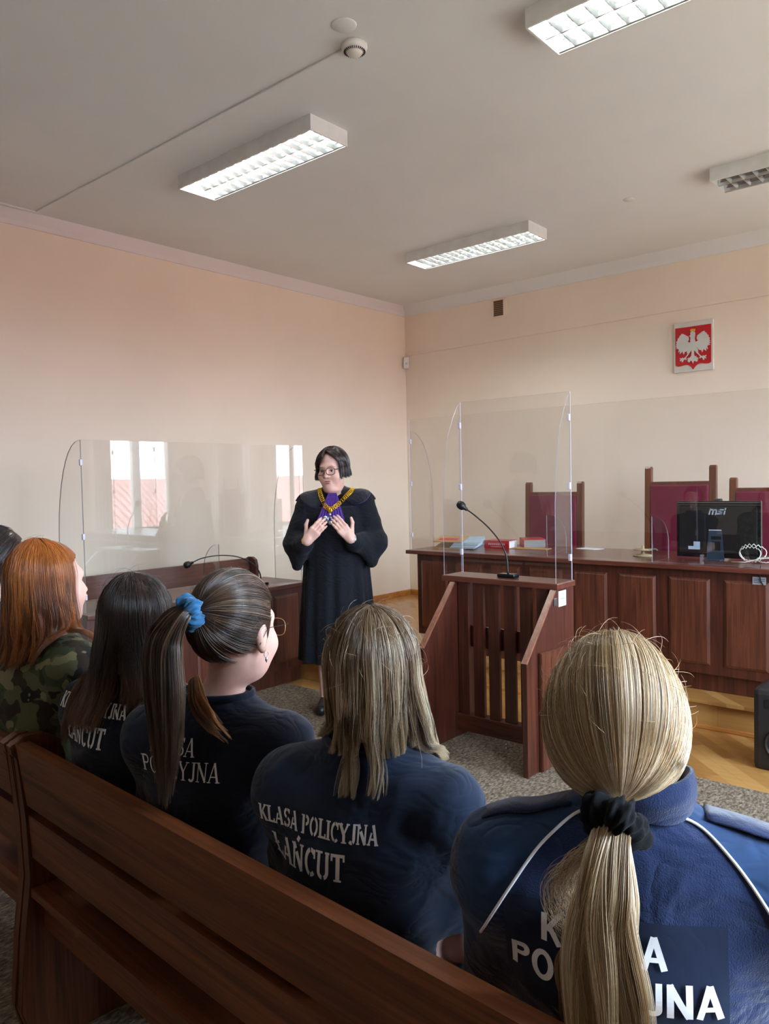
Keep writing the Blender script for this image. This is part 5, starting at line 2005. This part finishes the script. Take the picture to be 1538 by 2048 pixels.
def loc_j(P):
    q = P - A3(JO)
    c_, s_ = math.cos(JY), math.sin(JY)
    return q[:, 0] * c_ + q[:, 1] * s_, -q[:, 0] * s_ + q[:, 1] * c_, q[:, 2]
zk = np.array([0.30, 0.60, 0.90, 1.10, 1.25, 1.36])
ak = np.array([0.245, 0.232, 0.212, 0.205, 0.200, 0.19])
bk = np.array([0.200, 0.190, 0.180, 0.172, 0.150, 0.12])
def robe_fn(P, infl=0.0):
    x, y, z = loc_j(P)
    x = x - 0.012
    y = y - 0.02
    a = np.interp(z, zk, ak) + infl
    b = np.interp(z, zk, bk) + infl
    th = np.arctan2(y / b, x / a)
    amp = np.clip((1.20 - z) / 0.9, 0, 1) * 0.013
    fold = amp * (np.sin(11 * th + 0.8 * np.sin(3 * z)) + 0.5 * np.sin(19 * th + 1.0))
    r = np.sqrt((x / a) ** 2 + (y / b) ** 2)
    d = (r - 1) * np.minimum(a, b) + fold
    d = np.maximum(d, 0.335 - z)
    d = np.maximum(d, z - 1.32)
    e = sdf([cap(J(-0.150, 0.025, 1.325), J(0.175, 0.025, 1.335), 0.072, 0.072, 0.03), cap(J(0.01, 0.03, 1.40), J(-0.15, 0.025, 1.325), 0.062, 0.068, 0.03), cap(J(0.01, 0.03, 1.40), J(0.175, 0.025, 1.340), 0.062, 0.068, 0.03),
             cap(J(-0.165, 0.02, 1.325), J(-0.235, -0.01, 1.10), 0.075, 0.085, 0.04), cap(J(0.19, 0.02, 1.335), J(0.252, -0.01, 1.10), 0.075, 0.088, 0.04),
             cap(J(-0.225, -0.03, 1.09), J(-0.170, -0.19, 1.095), 0.078, 0.056, 0.03), cap(J(0.245, -0.03, 1.09), J(0.140, -0.19, 1.10), 0.080, 0.058, 0.03),
             cap(J(-0.235, -0.05, 1.08), J(-0.235, -0.07, 0.955), 0.075, 0.032, 0.04), cap(J(0.252, -0.05, 1.08), J(0.240, -0.08, 0.965), 0.082, 0.034, 0.04),
             cap(J(-0.195, -0.13, 1.07), J(-0.225, -0.09, 0.97), 0.050, 0.030, 0.03), cap(J(0.190, -0.13, 1.07), J(0.235, -0.10, 0.98), 0.052, 0.030, 0.03)], P, infl)
    w2 = wrinkle(0.004, kx=22, kz=30, seed=2.0)
    return smin(d, e + w2(P), 0.025)
lo, hi = A3(J(0, 0, 0.30)) - A3((0.45, 0.45, 0)), A3(J(0, 0, 1.50)) + A3((0.45, 0.45, 0))
def robe_cut(P):
    d = robe_fn(P)
    x, y, z = loc_j(P)
    # neckline
    hole = 0.062 - np.sqrt((x - 0.005) ** 2 + (y - 0.0) ** 2)
    d = np.maximum(d, np.where(z > 1.40, hole, -1))
    return d
rm = surface(robe_cut, lo, hi, 0.006, 'robe')
bvj = bvh_of(rm)
rm.transform(Matrix.Translation(-JO))
robe = link('robe', rm, M['robe'], pj)
def lobes(P):
    x, y, z = loc_j(P)
    l1 = np.sqrt(((x + 0.118) / 0.092) ** 2 + ((z - 1.425) / 0.098) ** 2) - 1
    l2 = np.sqrt(((x - 0.150) / 0.098) ** 2 + ((z - 1.440) / 0.102) ** 2) - 1
    front = np.minimum(l1, l2) * 0.09
    back = np.maximum(1.36 - z, -y)
    d = np.minimum(front, back)
    d = np.maximum(d, 0.055 - np.sqrt((x - 0.005) ** 2 + (y - 0.005) ** 2))
    return np.maximum(d, 1.30 - z)
cm = surface(lambda P: np.maximum(robe_fn(P, 0.010), lobes(P)), A3(J(0, 0, 1.28)) - A3((0.4, 0.4, 0)), A3(J(0, 0, 1.52)) + A3((0.4, 0.4, 0)), 0.005, 'collar')
bvc = bvh_of(cm)
cm.transform(Matrix.Translation(-JO))
link('collar', cm, M['collar'], robe)
JBV = [bvc, bvj]
def jcast(x, z, off):
    p0, dd = J(x, -0.8, z), yawv(JY, (0, 1, 0))
    best = None
    for b_ in JBV:
        h_ = b_.ray_cast(p0, dd)
        if h_[0] is not None and (best is None or (h_[0] - p0).length < (best - p0).length):
            best = h_[0]
    return None if best is None else best - dd * off
for lx, lz, ra_, rb_, a0, a1 in ((-0.118, 1.425, 0.092, 0.098, 170, 330), (0.150, 1.440, 0.098, 0.102, 215, 375)):
    pts = [jcast(lx + ra_ * math.cos(math.radians(a0 + (a1 - a0) * k / 20)), lz + rb_ * math.sin(math.radians(a0 + (a1 - a0) * k / 20)), 0.001) for k in range(21)]
    pts = [q for q in pts if q is not None]
    off_parent(MB().tube(pts, 0.003, 8).build('collar_piping', M['purple'], robe), JO)
# pleated jabot
mb = MB()
nx_, nz_ = 42, 14
rows = []
for j in range(nz_ + 1):
    t_ = j / nz_
    z = 1.408 - 0.170 * t_
    xl, xr = -0.022 - 0.072 * t_, 0.030 + 0.050 * t_
    row = []
    for i in range(nx_ + 1):
        x = xl + (xr - xl) * i / nx_
        q = jcast(x, min(z, 1.385), 0.0)
        dep = (q - J(x, 0, 0)).dot(yawv(JY, (0, 1, 0))) if q is not None else -0.12
        dep = min(dep, -0.075 - 0.05 * t_) - 0.010 - 0.005 * math.sin(i * 1.35) * (0.4 + t_)
        row.append(mb.bm.verts.new(J(x, dep, z + 0.004 * math.sin(i * 1.35) * t_)))
    rows.append(row)
for a_, b_ in zip(rows, rows[1:]):
    for k in range(nx_):
        f = mb.bm.faces.new((a_[k], a_[k + 1], b_[k + 1], b_[k]))
        f.smooth = True
jb = mb.build('jabot', M['purple'], robe)
JBV.append(bvh_of(jb.data))
off_parent(jb, JO)
so = jb.modifiers.new('thickness', 'SOLIDIFY')
so.thickness = 0.002
# chain of office
key = [(-0.085, 1.47), (-0.082, 1.43), (-0.068, 1.38), (-0.045, 1.335), (-0.020, 1.312), (0.012, 1.318), (0.055, 1.355), (0.105, 1.405), (0.150, 1.452), (0.165, 1.468)]
cc = catmull([(a, 0, b) for a, b in key], 300)
path = []
for q in cc:
    h_ = jcast(q[0], q[2], 0.010)
    if h_ is not None:
        path.append(h_)
sl = np.cumsum([0] + [(b - a).length for a, b in zip(path, path[1:])])
mb = MB()
s_ = 0.0
prev_y = yawv(JY, (0, -1, 0))
nl = int(sl[-1] / 0.0125)
for i in range(nl):
    s_ = (i + 0.5) * sl[-1] / nl
    k = min(int(np.searchsorted(sl, s_)), len(path) - 2)
    p_, t_ = path[k], (path[min(k + 2, len(path) - 1)] - path[max(k - 2, 0)]).normalized()
    sdv = t_.cross(prev_y).normalized()
    tilt = (t_ * 0.80 + prev_y * 0.35).normalized()
    mb.tube([p_ + sdv * 0.0125 * math.cos(2 * PI * j / 14) + tilt * 0.0085 * math.sin(2 * PI * j / 14) for j in range(14)], 0.0024, 8, closed=True)
chn = mb.build('chain_of_office', M['gold'], pj)
off_parent(chn, JO)
pc = jcast(-0.012, 1.302, 0.012)
mb = MB()
rotm = Matrix.Rotation(JY, 4, 'Z') @ Matrix.Rotation(PI / 2, 4, 'X')
mb.lathe([(0, 0), (0.016, 0.0), (0.016, 0.004), (0.010, 0.006), (0, 0.006)], c=pc, rot=rotm, seg=24)
mb.tube([pc + yawv(JY, (-0.014, 0, 0)) + Vector((0, 0, 0)), pc + Vector((0, 0, -0.022)), pc + yawv(JY, (0.014, 0, 0))], 0.003, 8)
mb.build('clasp', M['gold'], chn)
mb = MB()
for a, b, r_ in ((-0.026, -0.052, 0.019), (0.026, -0.052, 0.019), (0.0, -0.045, 0.010), (0.0, -0.075, 0.014), (0, -0.025, 0.008)):
    mb.lathe([(0, 0), (r_, 0.0), (r_, 0.003), (r_ * 0.6, 0.006), (0, 0.006)], c=pc + yawv(JY, (a, -0.004, 0)) + Vector((0, 0, b)), rot=rotm, seg=18)
for s in (-1, 1):
    for k in range(5):
        mb.tube([pc + yawv(JY, (s * 0.010, -0.008, 0)) + Vector((0, 0, -0.05)), pc + yawv(JY, (s * (0.042 - 0.004 * k), -0.008, 0)) + Vector((0, 0, -0.038 - 0.010 * k))], 0.003, 6)
mb.build('eagle_pendant', M['silver'], chn)
# bracelets
for Wp, E_, col_ in ((WL, EL, M['gold']), (WR, ER, M['silver'])):
    a, b = J(*Wp), J(*E_)
    ax = (a - b).normalized()
    u = ax.orthogonal().normalized()
    v = ax.cross(u)
    c_ = a - ax * 0.006
    mb = MB()
    for q in (0.0, 0.008):
        mb.tube([c_ - ax * q + (u * math.cos(2 * PI * k / 24) + v * math.sin(2 * PI * k / 24)) * 0.030 for k in range(24)], 0.0022, 8, closed=True)
    off_parent(mb.build('bracelet', col_, pj), JO)
# face details
Rmj = Matrix(np.array(JHR).tolist())
tj = lambda p: Vector(JH) + Rmj @ (Vector(p) * hs_)
M['eyew'] = plain('eye_white', (196, 190, 188), 0.3)
darkb = plain('brow_hair', (62, 40, 36), 0.7)
for s in (-1, 1):
    MBo = MB().lathe([(0, -0.0105), (0.0055, -0.009), (0.0095, -0.0045), (0.0105, 0), (0.0095, 0.0045), (0.0055, 0.009), (0, 0.0105)], c=tj((s * 0.031, 0.0740, 0.000)), seg=16).build('eye', M['eyew'], pj)
    off_parent(MBo, JO)
    cI = tj((s * 0.031 - 0.001, 0.0836, -0.0020))
    q = MB().lathe([(0, -0.0025), (0.0035, -0.0025), (0.0055, 0), (0.0, 0.0012)], c=cI, rot=(Rmj.to_4x4() @ Matrix.Rotation(-PI / 2, 4, 'X')), seg=14).build('iris', M['black'], MBo)
    off_parent(q, (0, 0, 0))
    q.matrix_parent_inverse = Matrix.Identity(4)
    q.location = (0, 0, 0)
    off_parent(MB().tube([tj((s * 0.015, 0.0945, 0.022)), tj((s * 0.028, 0.0925, 0.025)), tj((s * 0.042, 0.083, 0.0245)), tj((s * 0.052, 0.070, 0.019))], [0.0022, 0.0032, 0.0028, 0.0012], 8, flat=0.5).build('eyebrow', darkb, pj), JO)
    off_parent(MB().tube([tj((s * 0.021, 0.0835, 0.003)), tj((s * 0.031, 0.0862, 0.0065)), tj((s * 0.042, 0.081, 0.003))], 0.0016, 6).build('eyelid', darkb, pj), JO)
mb = MB()
mb.tube([tj((-0.026, 0.0825, -0.0665)), tj((-0.012, 0.0895, -0.0615)), tj((0, 0.0905, -0.0625)), tj((0.012, 0.0895, -0.0615)), tj((0.026, 0.0825, -0.0665))], [0.0012, 0.0034, 0.0032, 0.0034, 0.0012], 8)
mb.tube([tj((-0.023, 0.0830, -0.0685)), tj((-0.009, 0.0890, -0.0725)), tj((0.009, 0.0890, -0.0725)), tj((0.023, 0.0830, -0.0685))], [0.0012, 0.0040, 0.0040, 0.0012], 8)
off_parent(mb.build('lips', M['lip'], pj), JO)
class _C:
    pass
def glasses_s(c, R, s, parent, O, mat_f, temple_mat, w_, hgt, rim):
    Rm = Matrix(np.array(R).tolist())
    t = lambda p: Vector(c) + Rm @ (Vector(p) * s)
    mb = MB()
    for sd in (-1, 1):
        pts = []
        for k in range(28):
            a = 2 * PI * k / 28
            xx = math.copysign(abs(math.cos(a)) ** 0.8, math.cos(a)) * w_
            zz = math.copysign(abs(math.sin(a)) ** 0.8, math.sin(a)) * hgt
            x_ = sd * 0.034 + xx
            pts.append(t((x_, 0.112 - abs(x_) * 0.20, -0.003 + zz + (0.004 if zz > 0 else 0) * abs(x_) / 0.05)))
        mb.tube(pts, rim, 8, closed=True)
    mb.tube([t((-0.009, 0.112, 0.004)), t((0, 0.116, 0.007)), t((0.009, 0.112, 0.004))], rim, 8)
    o = mb.build('spectacles', mat_f, parent)
    off_parent(o, O)
    for sd in (-1, 1):
        MB().tube([t((sd * 0.062, 0.102, 0.008)), t((sd * 0.078, 0.085, 0.008)), t((sd * 0.084, 0.0, 0.006))], rim, 8).build('temple', temple_mat, o)
glasses_s(JH, JHR, hs_, pj, JO, plain('tortoiseshell_rim', (40, 26, 22), 0.25), M['black'], 0.0255, 0.0195, 0.0020)
# hair: short bob with a side-swept fringe
cj = tuple(A3(JH) + np.array(JHR) @ A3((0, -0.014, 0.026)))
RJ = (0.082 * 1.10, 0.098 * 1.05, 0.096 * 1.04)
colj = [(52, 32, 32), (38, 24, 25), (66, 42, 40), (30, 19, 20)]
hj = [loose_hair(cj, JHR, RJ, 5200, lambda ph: 0.070 if abs(ph) < 100 else 0.080, None, 9, colj, phimax=128, infl=1.15, pinch=0.0, flare=0.12, clumps=40, wave=0.010, jit=0.16, radius=0.0007, th0max=80),
      flyaways(cj, JHR, RJ, 60, 49, colj, 0.03)]
rsj = np.random.RandomState(91)
Rj = np.array(JHR, dtype=float)
fr = []
for sgn_, n_ in ((1, 1500), (-1, 1700)):
    m_ = 18
    u_ = rsj.rand(n_)
    l_ = rsj.uniform(-1, 1, n_)
    K_ = []
    o1 = np.ones(n_)
    # parting line on top, then over the forehead edge, temple, cheek and jaw
    K_.append(np.stack([0.10 * o1, -0.35 + 1.0 * u_, 1.0 * o1], 1))
    K_.append(np.stack([sgn_ * (0.42 - 0.10 * u_), -0.15 + 1.05 * u_, 0.80 * o1], 1))
    K_.append(np.stack([sgn_ * (0.86 - 0.16 * u_), -0.10 + 0.80 * u_, 0.30 * o1], 1))
    K_.append(np.stack([sgn_ * 1.0 * o1, -0.10 + 0.52 * u_, -0.25 * o1], 1))
    K_.append(np.stack([sgn_ * 0.92 * o1, -0.05 + 0.42 * u_, -0.75 * o1], 1))
    if sgn_ > 0:
        K_[1] = np.stack([0.38 - 0.14 * u_, -0.15 + 1.20 * u_, 0.66 * o1], 1)
        K_[2] = np.stack([0.80 - 0.20 * u_, -0.10 + 0.98 * u_, 0.20 * o1], 1)
        K_[3] = np.stack([1.0 * o1, -0.10 + 0.62 * u_, -0.28 * o1], 1)
    K_ = [k / np.linalg.norm(k, axis=1, keepdims=True) for k in K_[:4]] + [K_[4]]
    ends_ = (0.86 + 0.10 * np.sin(23 * u_)) * rsj.uniform(0.95, 1.03, n_)
    S = np.zeros((n_, m_, 3))
    for j in range(m_):
        t_ = np.clip(ends_ * j / (m_ - 1), 0, 0.999) * 4
        i_ = np.minimum(t_.astype(int), 3)
        f_ = (t_ - i_)[:, None]
        A_ = np.stack(K_)
        idx_ = np.arange(n_)
        p1, p2 = A_[i_, idx_], A_[i_ + 1, idx_]
        p0, p3 = A_[np.maximum(i_ - 1, 0), idx_], A_[np.minimum(i_ + 2, 4), idx_]
        q_ = 0.5 * (2 * p1 + (p2 - p0) * f_ + (2 * p0 - 5 * p1 + 4 * p2 - p3) * f_ ** 2 + (-p0 + 3 * p1 - 3 * p2 + p3) * f_ ** 3)
        rr = 1.15 + 0.05 * l_ + 0.03 * np.sin(6 * u_ + 2 * t_)
        S[:, j] = np.array(cj)[None] + ((q_ * rr[:, None]) * np.array(RJ)) @ Rj.T
    fr.append(strands_to_arrays(S, np.full(n_, 0.00075), hair_cols(rsj, n_, m_, colj, (u_ * 11.9).astype(int))))
o = make_hair('hair', hj + fr, pj, cap_hair_mesh(cj, JHR, RJ, 1.07, lambda L: np.maximum((L[:, 1] - 0.035) - np.clip(L[:, 2] - 0.03, 0, 1) * 0.3, -0.075 - L[:, 2])), lin((38, 25, 27)))
off_parent(o, JO)
s2 = body_mesh(jf, 0.006, 'shoes', 0.006, None, None)
s2.transform(Matrix.Translation(-JO))
link('shoes', s2, M['shoe'], pj)

# ================================================================== things on the judges' desk
def on(x, y, z=0.0):
    return (x, y, dz + z)
t = thing('computer_monitor', 'black computer monitor seen from behind on the judges desk', 'monitor', on(-1.545, 5.02), 0)
MB().box(-0.255, 0.255, 0, 0.028, 0.012, 0.372, 0.006).build('casing', M['blackg'], t)
MB().box(-0.250, 0.250, -0.0015, 0, 0.360, 0.365).box(-0.250, 0.250, -0.0015, 0.0, 0.346, 0.3475).build('trim_line', M['metal'], t)
MB().box(-0.235, 0.235, -0.006, 0, 0.04, 0.335, 0.004).build('back_cover', M['black'], t)
MB().box(-0.235, 0.235, 0.028, 0.0285, 0.035, 0.35).build('screen', M['blackg'], t)
mb = MB()
mb.prism([(-0.065, 0.002), (0.045, 0.002), (0.030, 0.190), (-0.050, 0.190)], 'y', -0.014, -0.006, bev=0.002)
mb.build('stand_plate', plain('slate_metal', (58, 74, 92), 0.35, metal=0.3), t)
MB().box(-0.048, 0.028, -0.0155, -0.014, 0.186, 0.191).build('plate_edge', M['paperw'], t)
MB().box(-0.030, 0.022, -0.016, -0.0145, 0.060, 0.118).box(-0.034, 0.026, -0.016, -0.0145, 0.13, 0.15).build('plate_recess', M['black'], t)
MB().box(-0.06, 0.04, -0.09, -0.01, 0, 0.008, 0.003).build('foot', plain('slate_foot', (50, 62, 76), 0.4), t)
MB().box(-0.145, -0.105, -0.008, -0.0062, 0.08, 0.112).box(-0.178, -0.105, -0.008, -0.0062, 0.062, 0.082).build('sticker', M['paperb'], t)
MB().tube([(-0.02, 0.012, 0.374), (0.025, 0.012, 0.374)], 0.012, 12).build('webcam', M['black'], t)
# maker's lettering on the cover
logo = []
def stl(pts, w_):
    logo.append((pts, w_))
stl([(0, 0), (0, 0.8)], 0.2); stl([(0, 0.7), (0.5, 0.7), (0.5, 0)], 0.2); stl([(0.5, 0.7), (1.0, 0.7), (1.0, 0)], 0.2)
stl([(1.95, 0.72), (1.35, 0.72), (1.35, 0.42), (1.85, 0.36), (1.85, 0.08), (1.25, 0.08)], 0.2)
stl([(2.25, 0.05), (2.25, 0.50)], 0.2); stl([(2.25, 0.80), (2.25, 0.92)], 0.2)
mb = MB()
hgt = 0.040
for pts, w_ in logo:
    for (ax_, az_), (bx_, bz_) in zip(pts, pts[1:]):
        dv = Vector((bx_ - ax_, bz_ - az_)).normalized()
        nv = Vector((-dv.y, dv.x)) * w_ / 2
        e_ = dv * w_ * 0.45
        q = [Vector((ax_, az_)) - e_ + nv, Vector((bx_, bz_)) + e_ + nv, Vector((bx_, bz_)) + e_ - nv, Vector((ax_, az_)) - e_ - nv]
        mb.bm.faces.new([mb.bm.verts.new((-0.048 + (v_.x + 0.25 * v_.y) * hgt, -0.0068, 0.288 + v_.y * hgt)) for v_ in q])
mb.build('logo', plain('logo_silver', (176, 190, 204), 0.3), t)

t = thing('cable_bundle', 'loose coil of white cables beside the monitor on the desk', 'cable', on(-1.33, 4.93))
for k, (cx_, cy_, rx_, rz_, zz) in enumerate(((0, 0, 0.06, 0.045, 0.052), (0.01, 0.015, 0.075, 0.05, 0.06), (0.09, 0.02, 0.06, 0.015, 0.022))):
    pts = [(cx_ + rx_ * math.cos(2 * PI * i / 40), cy_ + 0.02 * math.sin(4 * PI * i / 40 + k), zz + rz_ * math.sin(2 * PI * i / 40) * (1 + 0.15 * math.sin(3 * i))) for i in range(40)]
    MB().tube([(a, b, max(c_, 0.004)) for a, b, c_ in pts], 0.0028, 8, closed=True).build('cable', M['plast'], t)
MB().tube([(-0.10, -0.02, 0.004), (-0.02, -0.03, 0.006), (0.06, 0.0, 0.03), (0.12, 0.03, 0.03), (0.16, 0.0, 0.012), (0.22, 0.04, 0.004)], 0.0028, 8).build('cable', M['plast'], t)
t = thing('printed_tag', 'small printed tag fixed under the desk edge at the right of the photo', 'tag', (-1.215, 4.686, 0.862))
MB().box(-0.036, 0.036, 0, 0.004, -0.022, 0.022, 0.001).build('plate', plain('grey_tag', (150, 152, 156), 0.5), t)
MB().box(-0.030, 0.030, -0.0008, 0, 0.008, 0.011).box(-0.030, 0.030, -0.0008, 0, -0.002, 0.001).box(-0.030, 0.012, -0.0008, 0, -0.012, -0.009).build('print', M['black'], t)
MB().tube([(0.01, -0.004, 0.09), (0.004, -0.006, 0.04), (0.01, -0.004, 0.0), (0.022, -0.004, -0.022)], 0.003, 8).build('plug_cord', M['black'], t)

def book(x, y, w_, d_, h_, rz, label, cover, page, nm='book'):
    t = thing(nm, label, 'book', on(x, y), rz)
    MB().box(-w_ / 2, w_ / 2, -d_ / 2, d_ / 2, 0, 0.004, 0.001).box(-w_ / 2, w_ / 2, -d_ / 2, d_ / 2, h_ - 0.004, h_, 0.001).box(-w_ / 2, w_ / 2, -d_ / 2, -d_ / 2 + 0.004, 0.003, h_ - 0.003, 0.001).build('cover', cover, t)
    MB().box(-w_ / 2 + 0.003, w_ / 2 - 0.003, -d_ / 2 + 0.004, d_ / 2 - 0.003, 0.004, h_ - 0.004).build('pages', page, t)
    return t
b = book(-3.205, 5.13, 0.21, 0.15, 0.062, math.radians(6), 'thick red book lying spine outwards beside the stack of files', M['redc'], M['paperw'])
mb = MB()
for k in range(9):
    mb.box(-0.07 + k * 0.016, -0.060 + k * 0.016, -0.0766, -0.0755, 0.028, 0.042)
mb.box(-0.05, 0.05, -0.0766, -0.0755, 0.014, 0.018)
mb.build('spine_print', plain('cream_print', (232, 190, 180)), b)
b = book(-3.04, 5.33, 0.25, 0.17, 0.066, math.radians(-52), 'thick red book turned to show its grey page edges, left of the first chair', M['redc'], M['greyp'])
t = thing('kraft_folder', 'thin brown folder lying under the edge of the turned red book', 'folder', on(-2.96, 5.15), math.radians(8))
MB().box(-0.15, 0.15, -0.06, 0.06, 0, 0.006, 0.002).build('folder_cover', M['kraft'], t)
t = thing('sheet_of_paper', 'single white sheet lying on the desk between two chairs', 'paper', on(-2.57, 5.36), math.radians(-12))
MB().box(-0.085, 0.085, -0.06, 0.06, 0, 0.002).build('sheet', M['paperw'], t)
t = thing('tabletop_stand', 'small beige two-tier round stand on the judges desk', 'stand', on(-2.03, 5.03))
MB().lathe([(0, 0), (0.062, 0), (0.064, 0.006), (0.055, 0.011), (0.012, 0.016), (0.009, 0.036), (0, 0.036)]).build('base', M['beige'], t)
MB().lathe([(0, 0.034), (0.030, 0.036), (0.060, 0.040), (0.062, 0.045), (0.012, 0.048), (0.006, 0.070), (0, 0.074)]).build('dish', M['beige'], t)
MB().tube([(0.04, 0, 0.048), (0.085, 0.01, 0.05), (0.10, 0.0, 0.042)], 0.005, 8).build('handle', M['metal'], t)
t = thing('paper_folder', 'pale blue folder of papers at the left end of the judges desk', 'folder', on(-3.60, 5.19), math.radians(10))
MB().box(-0.14, 0.14, -0.11, 0.11, 0, 0.050, 0.004, rot=None).build('papers', M['paperb'], t)
MB().box(-0.142, 0.142, -0.112, 0.112, 0.0505, 0.053, 0.001).build('folder_cover', M['paperw'], t)
t = thing('file_stack', 'stack of white sheets in a brown case file leaning on the pale blue folder', 'file', on(-3.49, 4.94), math.radians(16))
rt = Matrix.Rotation(math.radians(12), 4, 'X')
rt2 = Matrix.Translation((0, 0, 0.012)) @ Matrix.Rotation(math.radians(9), 4, 'X')
MB().box(-0.17, 0.10, -0.09, 0.12, 0.002, 0.010, 0.002, rot=rt2).build('brown_cover', M['kraft'], t)
for k in range(5):
    MB().box(-0.02, 0.19, -0.085, 0.125, 0.012 + 0.009 * k, 0.017 + 0.009 * k, 0.001, rot=Matrix.Translation((0.004 * k, 0, 0.012)) @ Matrix.Rotation(math.radians(9), 4, 'X') @ Matrix.Rotation(math.radians(4 * k - 8), 4, 'Z')).build('sheet', M['paperw'] if k % 2 else M['paperb'], t)
MB().box(-0.165, 0.07, -0.085, 0.115, 0.056, 0.062, 0.002, rot=rt2).build('brown_flap', M['kraft'], t)
MB().box(-0.14, 0.02, -0.04, 0.03, 0.0625, 0.063, rot=rt2).build('red_print', M['redp'], t)

t = thing('loudspeaker', 'black loudspeaker on the parquet cut off by the right edge of the photo', 'speaker', (-0.945, 4.16, 0.0))
MB().box(-0.14, 0.14, -0.10, 0.14, 0.0, 0.405, 0.028).build('cabinet', plain('charcoal_cabinet', (34, 32, 34), 0.5), t)
MB().lathe([(0.085, 0), (0.085, 0.006), (0.078, 0.006), (0.072, -0.006), (0.02, -0.03), (0, -0.022)], c=(0.0, -0.104, 0.14), rot=Matrix.Rotation(PI / 2, 4, 'X'), seg=32).build('woofer', M['black'], t)
MB().lathe([(0.034, 0), (0.034, 0.004), (0.028, 0.004), (0.01, -0.004), (0, 0)], c=(0.0, -0.104, 0.275), rot=Matrix.Rotation(PI / 2, 4, 'X'), seg=24).build('tweeter', M['metal'], t)
MB().box(-0.085, 0.085, -0.103, -0.099, 0.315, 0.355, 0.004).build('port', M['black'], t)
